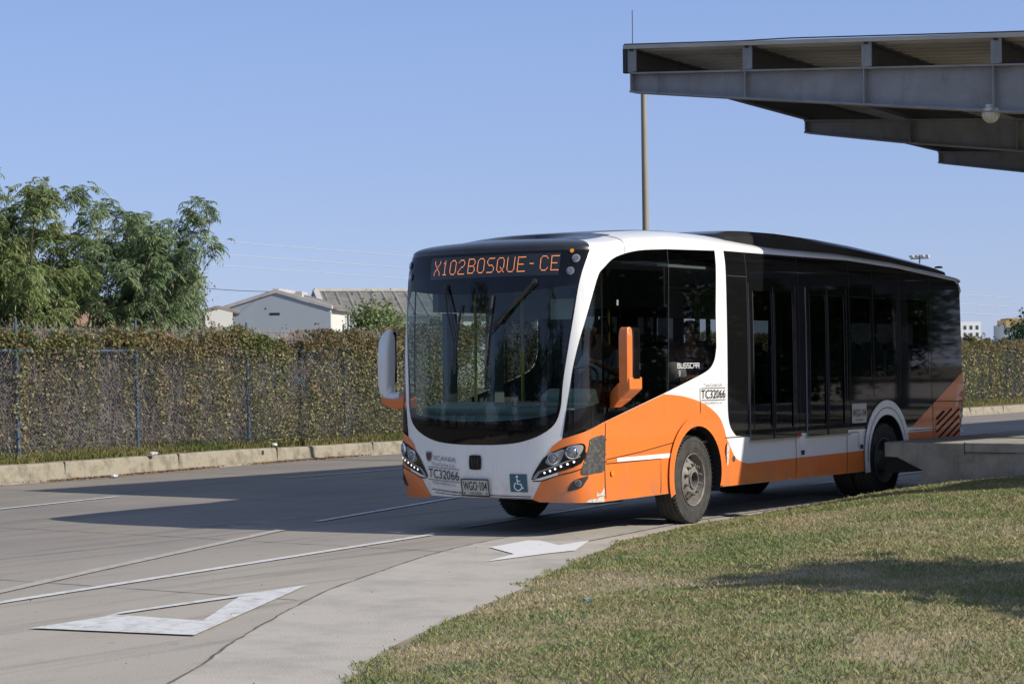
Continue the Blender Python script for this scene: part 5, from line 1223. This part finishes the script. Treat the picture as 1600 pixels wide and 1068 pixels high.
def house(name, base, ang, W, L_, he, hr, mw, lab, trim=True, win=True, zg=.27, mside=None):
    """gable front between local (0,0) and (W,0), running back along +y; base = left front corner; ang = heading of the gable line"""
    h = empty(name, (base[0], base[1], zg), ang); tag(h, lab, 'house')
    def put(mb, nm, m, b=0): o = mb.build(nm, m, None, bevel=b); o.parent = h; return o
    g = [(0, 0), (W, 0), (W, he), (W/2, hr), (0, he)]
    put(MB().add([(x, 0, z) for x, z in g]+[(x, .2, z) for x, z in g], [(0, 1, 2, 3, 4), (9, 8, 7, 6, 5)]+[(i, (i+1) % 5, 5+(i+1) % 5, 5+i) for i in range(5)]), 'gable_wall', mw)
    put(MB().box(W-.2, W, .2, L_, 0, he-.02).box(0, .2, .2, L_, 0, he-.02).box(.2, W-.2, L_-.2, L_, 0, he-.02), 'side_wall', mside or mw)
    sl = (hr-he)/(W/2)
    r = MB(); ov = .35
    for s_ in (0, 1):
        a = (W/2, hr+.02); b = (-ov if s_ == 0 else W+ov, he-sl*ov+.02); 
        r.add([(a[0], .2, a[1]), (b[0], .2, b[1]), (b[0], L_+.2, b[1]), (a[0], L_+.2, a[1]), (a[0], .2, a[1]+.1), (b[0], .2, b[1]+.1), (b[0], L_+.2, b[1]+.1), (a[0], L_+.2, a[1]+.1)], [(0, 1, 2, 3), (4, 5, 6, 7), (0, 1, 5, 4), (1, 2, 6, 5), (2, 3, 7, 6)])
        n_ = int(L_/.8)
        for k in range(n_):
            y = .5+k*.8; r.add([(a[0], y, a[1]+.1), (b[0], y, b[1]+.1), (b[0], y+.25, b[1]+.1), (a[0], y+.25, a[1]+.1), (a[0], y+.12, a[1]+.17), (b[0], y+.12, b[1]+.17)], [(0, 1, 5, 4), (3, 2, 5, 4)])
    put(r, 'roof', M['rooff'])
    if trim:
        t_ = MB()
        for s_ in (0, 1):
            a = (W/2, hr); b = (-.1 if s_ == 0 else W+.1, he-.02)
            t_.add([(a[0], -.08, a[1]+.02), (b[0], -.08, b[1]+.02), (b[0], .3, b[1]+.02), (a[0], .3, a[1]+.02), (a[0], -.08, a[1]+.26), (b[0], -.08, b[1]+.24), (b[0], .3, b[1]+.24), (a[0], .3, a[1]+.26)], [(0, 1, 2, 3), (4, 5, 6, 7), (0, 1, 5, 4), (1, 2, 6, 5), (2, 3, 7, 6), (0, 3, 7, 4)])
        t_.box(W/2-.2, W/2+.2, 0, L_, hr+.1, hr+.3)
        put(t_, 'parapet', M['trim'])
    return h, put
A = (-77.2, 77.9)
h, put = house('gable_house', A, math.radians(27), 7.1, 7.6, 5.15, 6.2, M['hblue'], 'gable house with shade coloured into its pale blue gable, white side wall, behind the overgrown fence', mside=M['hwhite'])  # shade of the gable is put into its blue-grey colour
put(MB().box(3.15, 3.80, -.02, .02, 4.82, 4.96).box(2.85, 2.92, -.02, .02, 5.2, 5.28), 'vent', M['under'])
put(MB().box(7.09, 7.13, 4.2, 7.4, 3.2, 5.0), 'window', M['pane']); put(MB().box(7.13, 7.16, 4.1, 4.25, 3.1, 5.1).box(7.13, 7.16, 7.35, 7.5, 3.1, 5.1).box(7.13, 7.16, 4.1, 7.5, 4.95, 5.1).box(7.13, 7.16, 5.1, 5.2, 3.1, 5).box(7.13, 7.16, 6.2, 6.3, 3.1, 5), 'window_grille', M['signwhite'])
put(MB().box(4.3, 4.75, 2, 2.5, 6.0, 6.38), 'roof_vent', M['trim'])
h, put = house('brown_roof_house', (-78.26-4.5*.743, 88.14+4.5*.669), math.radians(-42), 9, 16, 4.9, 6.55, M['hwhite'], 'white house with a broad weathered grey-brown roof right of the blue gable house')
h, put = house('brick_house', (-79.0, 63.8), math.atan2(4.1, 5.75)+math.radians(14), 6.5, 9, 4.9, 5.7, M['pink'], 'brick house with a grey roof seen through the feathery trees')
put(MB().box(1.2, 2.2, -.03, .02, 3.2, 4.4), 'window', M['pane'])
h, put = house('pale_house', (-50.0, 48.0), math.atan2(4.1, 5.75)+math.radians(10), 1.2, 5, 3.95, 4.1, M['hwhite'], 'narrow white wall end of a house standing just right of the feathery trees', trim=False)
h, put = house('low_house', (-90.0, 58.0), math.atan2(4.1, 5.75), 9, 9, 5.0, 6.3, M['hblue'], 'low blue-grey house at far left, behind the tallest tree')
ap = empty('apartment_block', (-153.5, 379, .3), math.atan2(1.9, 2.7)); tag(ap, 'distant white apartment block with rows of windows right of the bus', 'building')
def put2(mb, nm, m): o = mb.build(nm, m, None); o.parent = ap; return o
put2(MB().box(-14, 3.9, 0, 12, 0, 9.4), 'wall', M['signwhite'])
for r in range(2):
    for k in range(14): put2(MB().box(-13.4+k*1.25, -12.85+k*1.25, -.05, .02, 6.3+r*1.5, 7.1+r*1.5), 'window', M['pane'])
yb = empty('cream_building', (-150, 384, .3), math.atan2(1.9, 2.7)); tag(yb, 'distant low building with a cream roof band, left of the dark round tree', 'building')
o = MB().box(4.6, 11.5, 0, 8, 8.7, 10.1).box(3.9, 6, 0, 8, 8.2, 9.7).build('roof', M['ochre'], None); o.parent = yb
o = MB().box(3.6, 16, 1, 10, 0, 8.7).build('wall', M['hblue'], None); o.parent = yb
# litter
for i, (x, y, z_, s_, lab) in enumerate(((-12.55, 7.6, .34, .07, 'crumpled white litter on the verge below the fence'), (-12.05, 6.2, .03, .06, 'crumpled white paper in the gutter at the kerb'), (-12.9, 11.1, .36, .05, 'small white scrap caught at the fence foot'), (4.65, -5.05, gz(4.65, -5.05)+.02, .03, 'pale blue scrap lying in the grass'))):
    bm = bmesh.new(); bmesh.ops.create_icosphere(bm, subdivisions=2, radius=s_)
    rd = random.Random(i)
    for v in bm.verts: v.co = v.co*rd.uniform(.5, 1.2); v.co.z *= .5; v.co.x *= 1.4
    me = bpy.data.meshes.new('litter'); bm.to_mesh(me); bm.free(); o = link('litter', me, M['signwhite'] if i < 3 else mat('blue_scrap', (.2, .35, .4), .5)); o.location = (x, y, z_); tag(o, lab, 'litter')
# fallen leaves along the kerb foot
n = 2500; y = RNG.choice([5.6, 7.3, 8.6, 11.5, 13.2], n)+RNG.normal(0, .5, n); kx = np.interp(y, kys, [q[0] for q in KX]); x = kx+.07+np.abs(RNG.normal(0, .06, n)); z = np.full(n, .012)+RNG.random(n)*.02
leafquads(np.stack([x, y, z], 1), RNG.uniform(.02, .05, n), pal(RNG.random(n), [(.16, .08, .04), (.25, .15, .08), (.1, .06, .03)]), 'fallen_leaves', M['twig'])['kind'] = 'stuff'
n = 140; x = RNG.uniform(0, 5, n); y = RNG.uniform(-9, 2, n); k = x < np.interp(y, EY, EX); x, y = x[k], y[k]; n = len(x)
leafquads(np.stack([x, y, np.full(n, .018)], 1), RNG.uniform(.005, .018, n), pal(RNG.random(n), [(.08, .06, .04), (.2, .16, .1)]), 'road_debris', M['twig'])['kind'] = 'stuff'
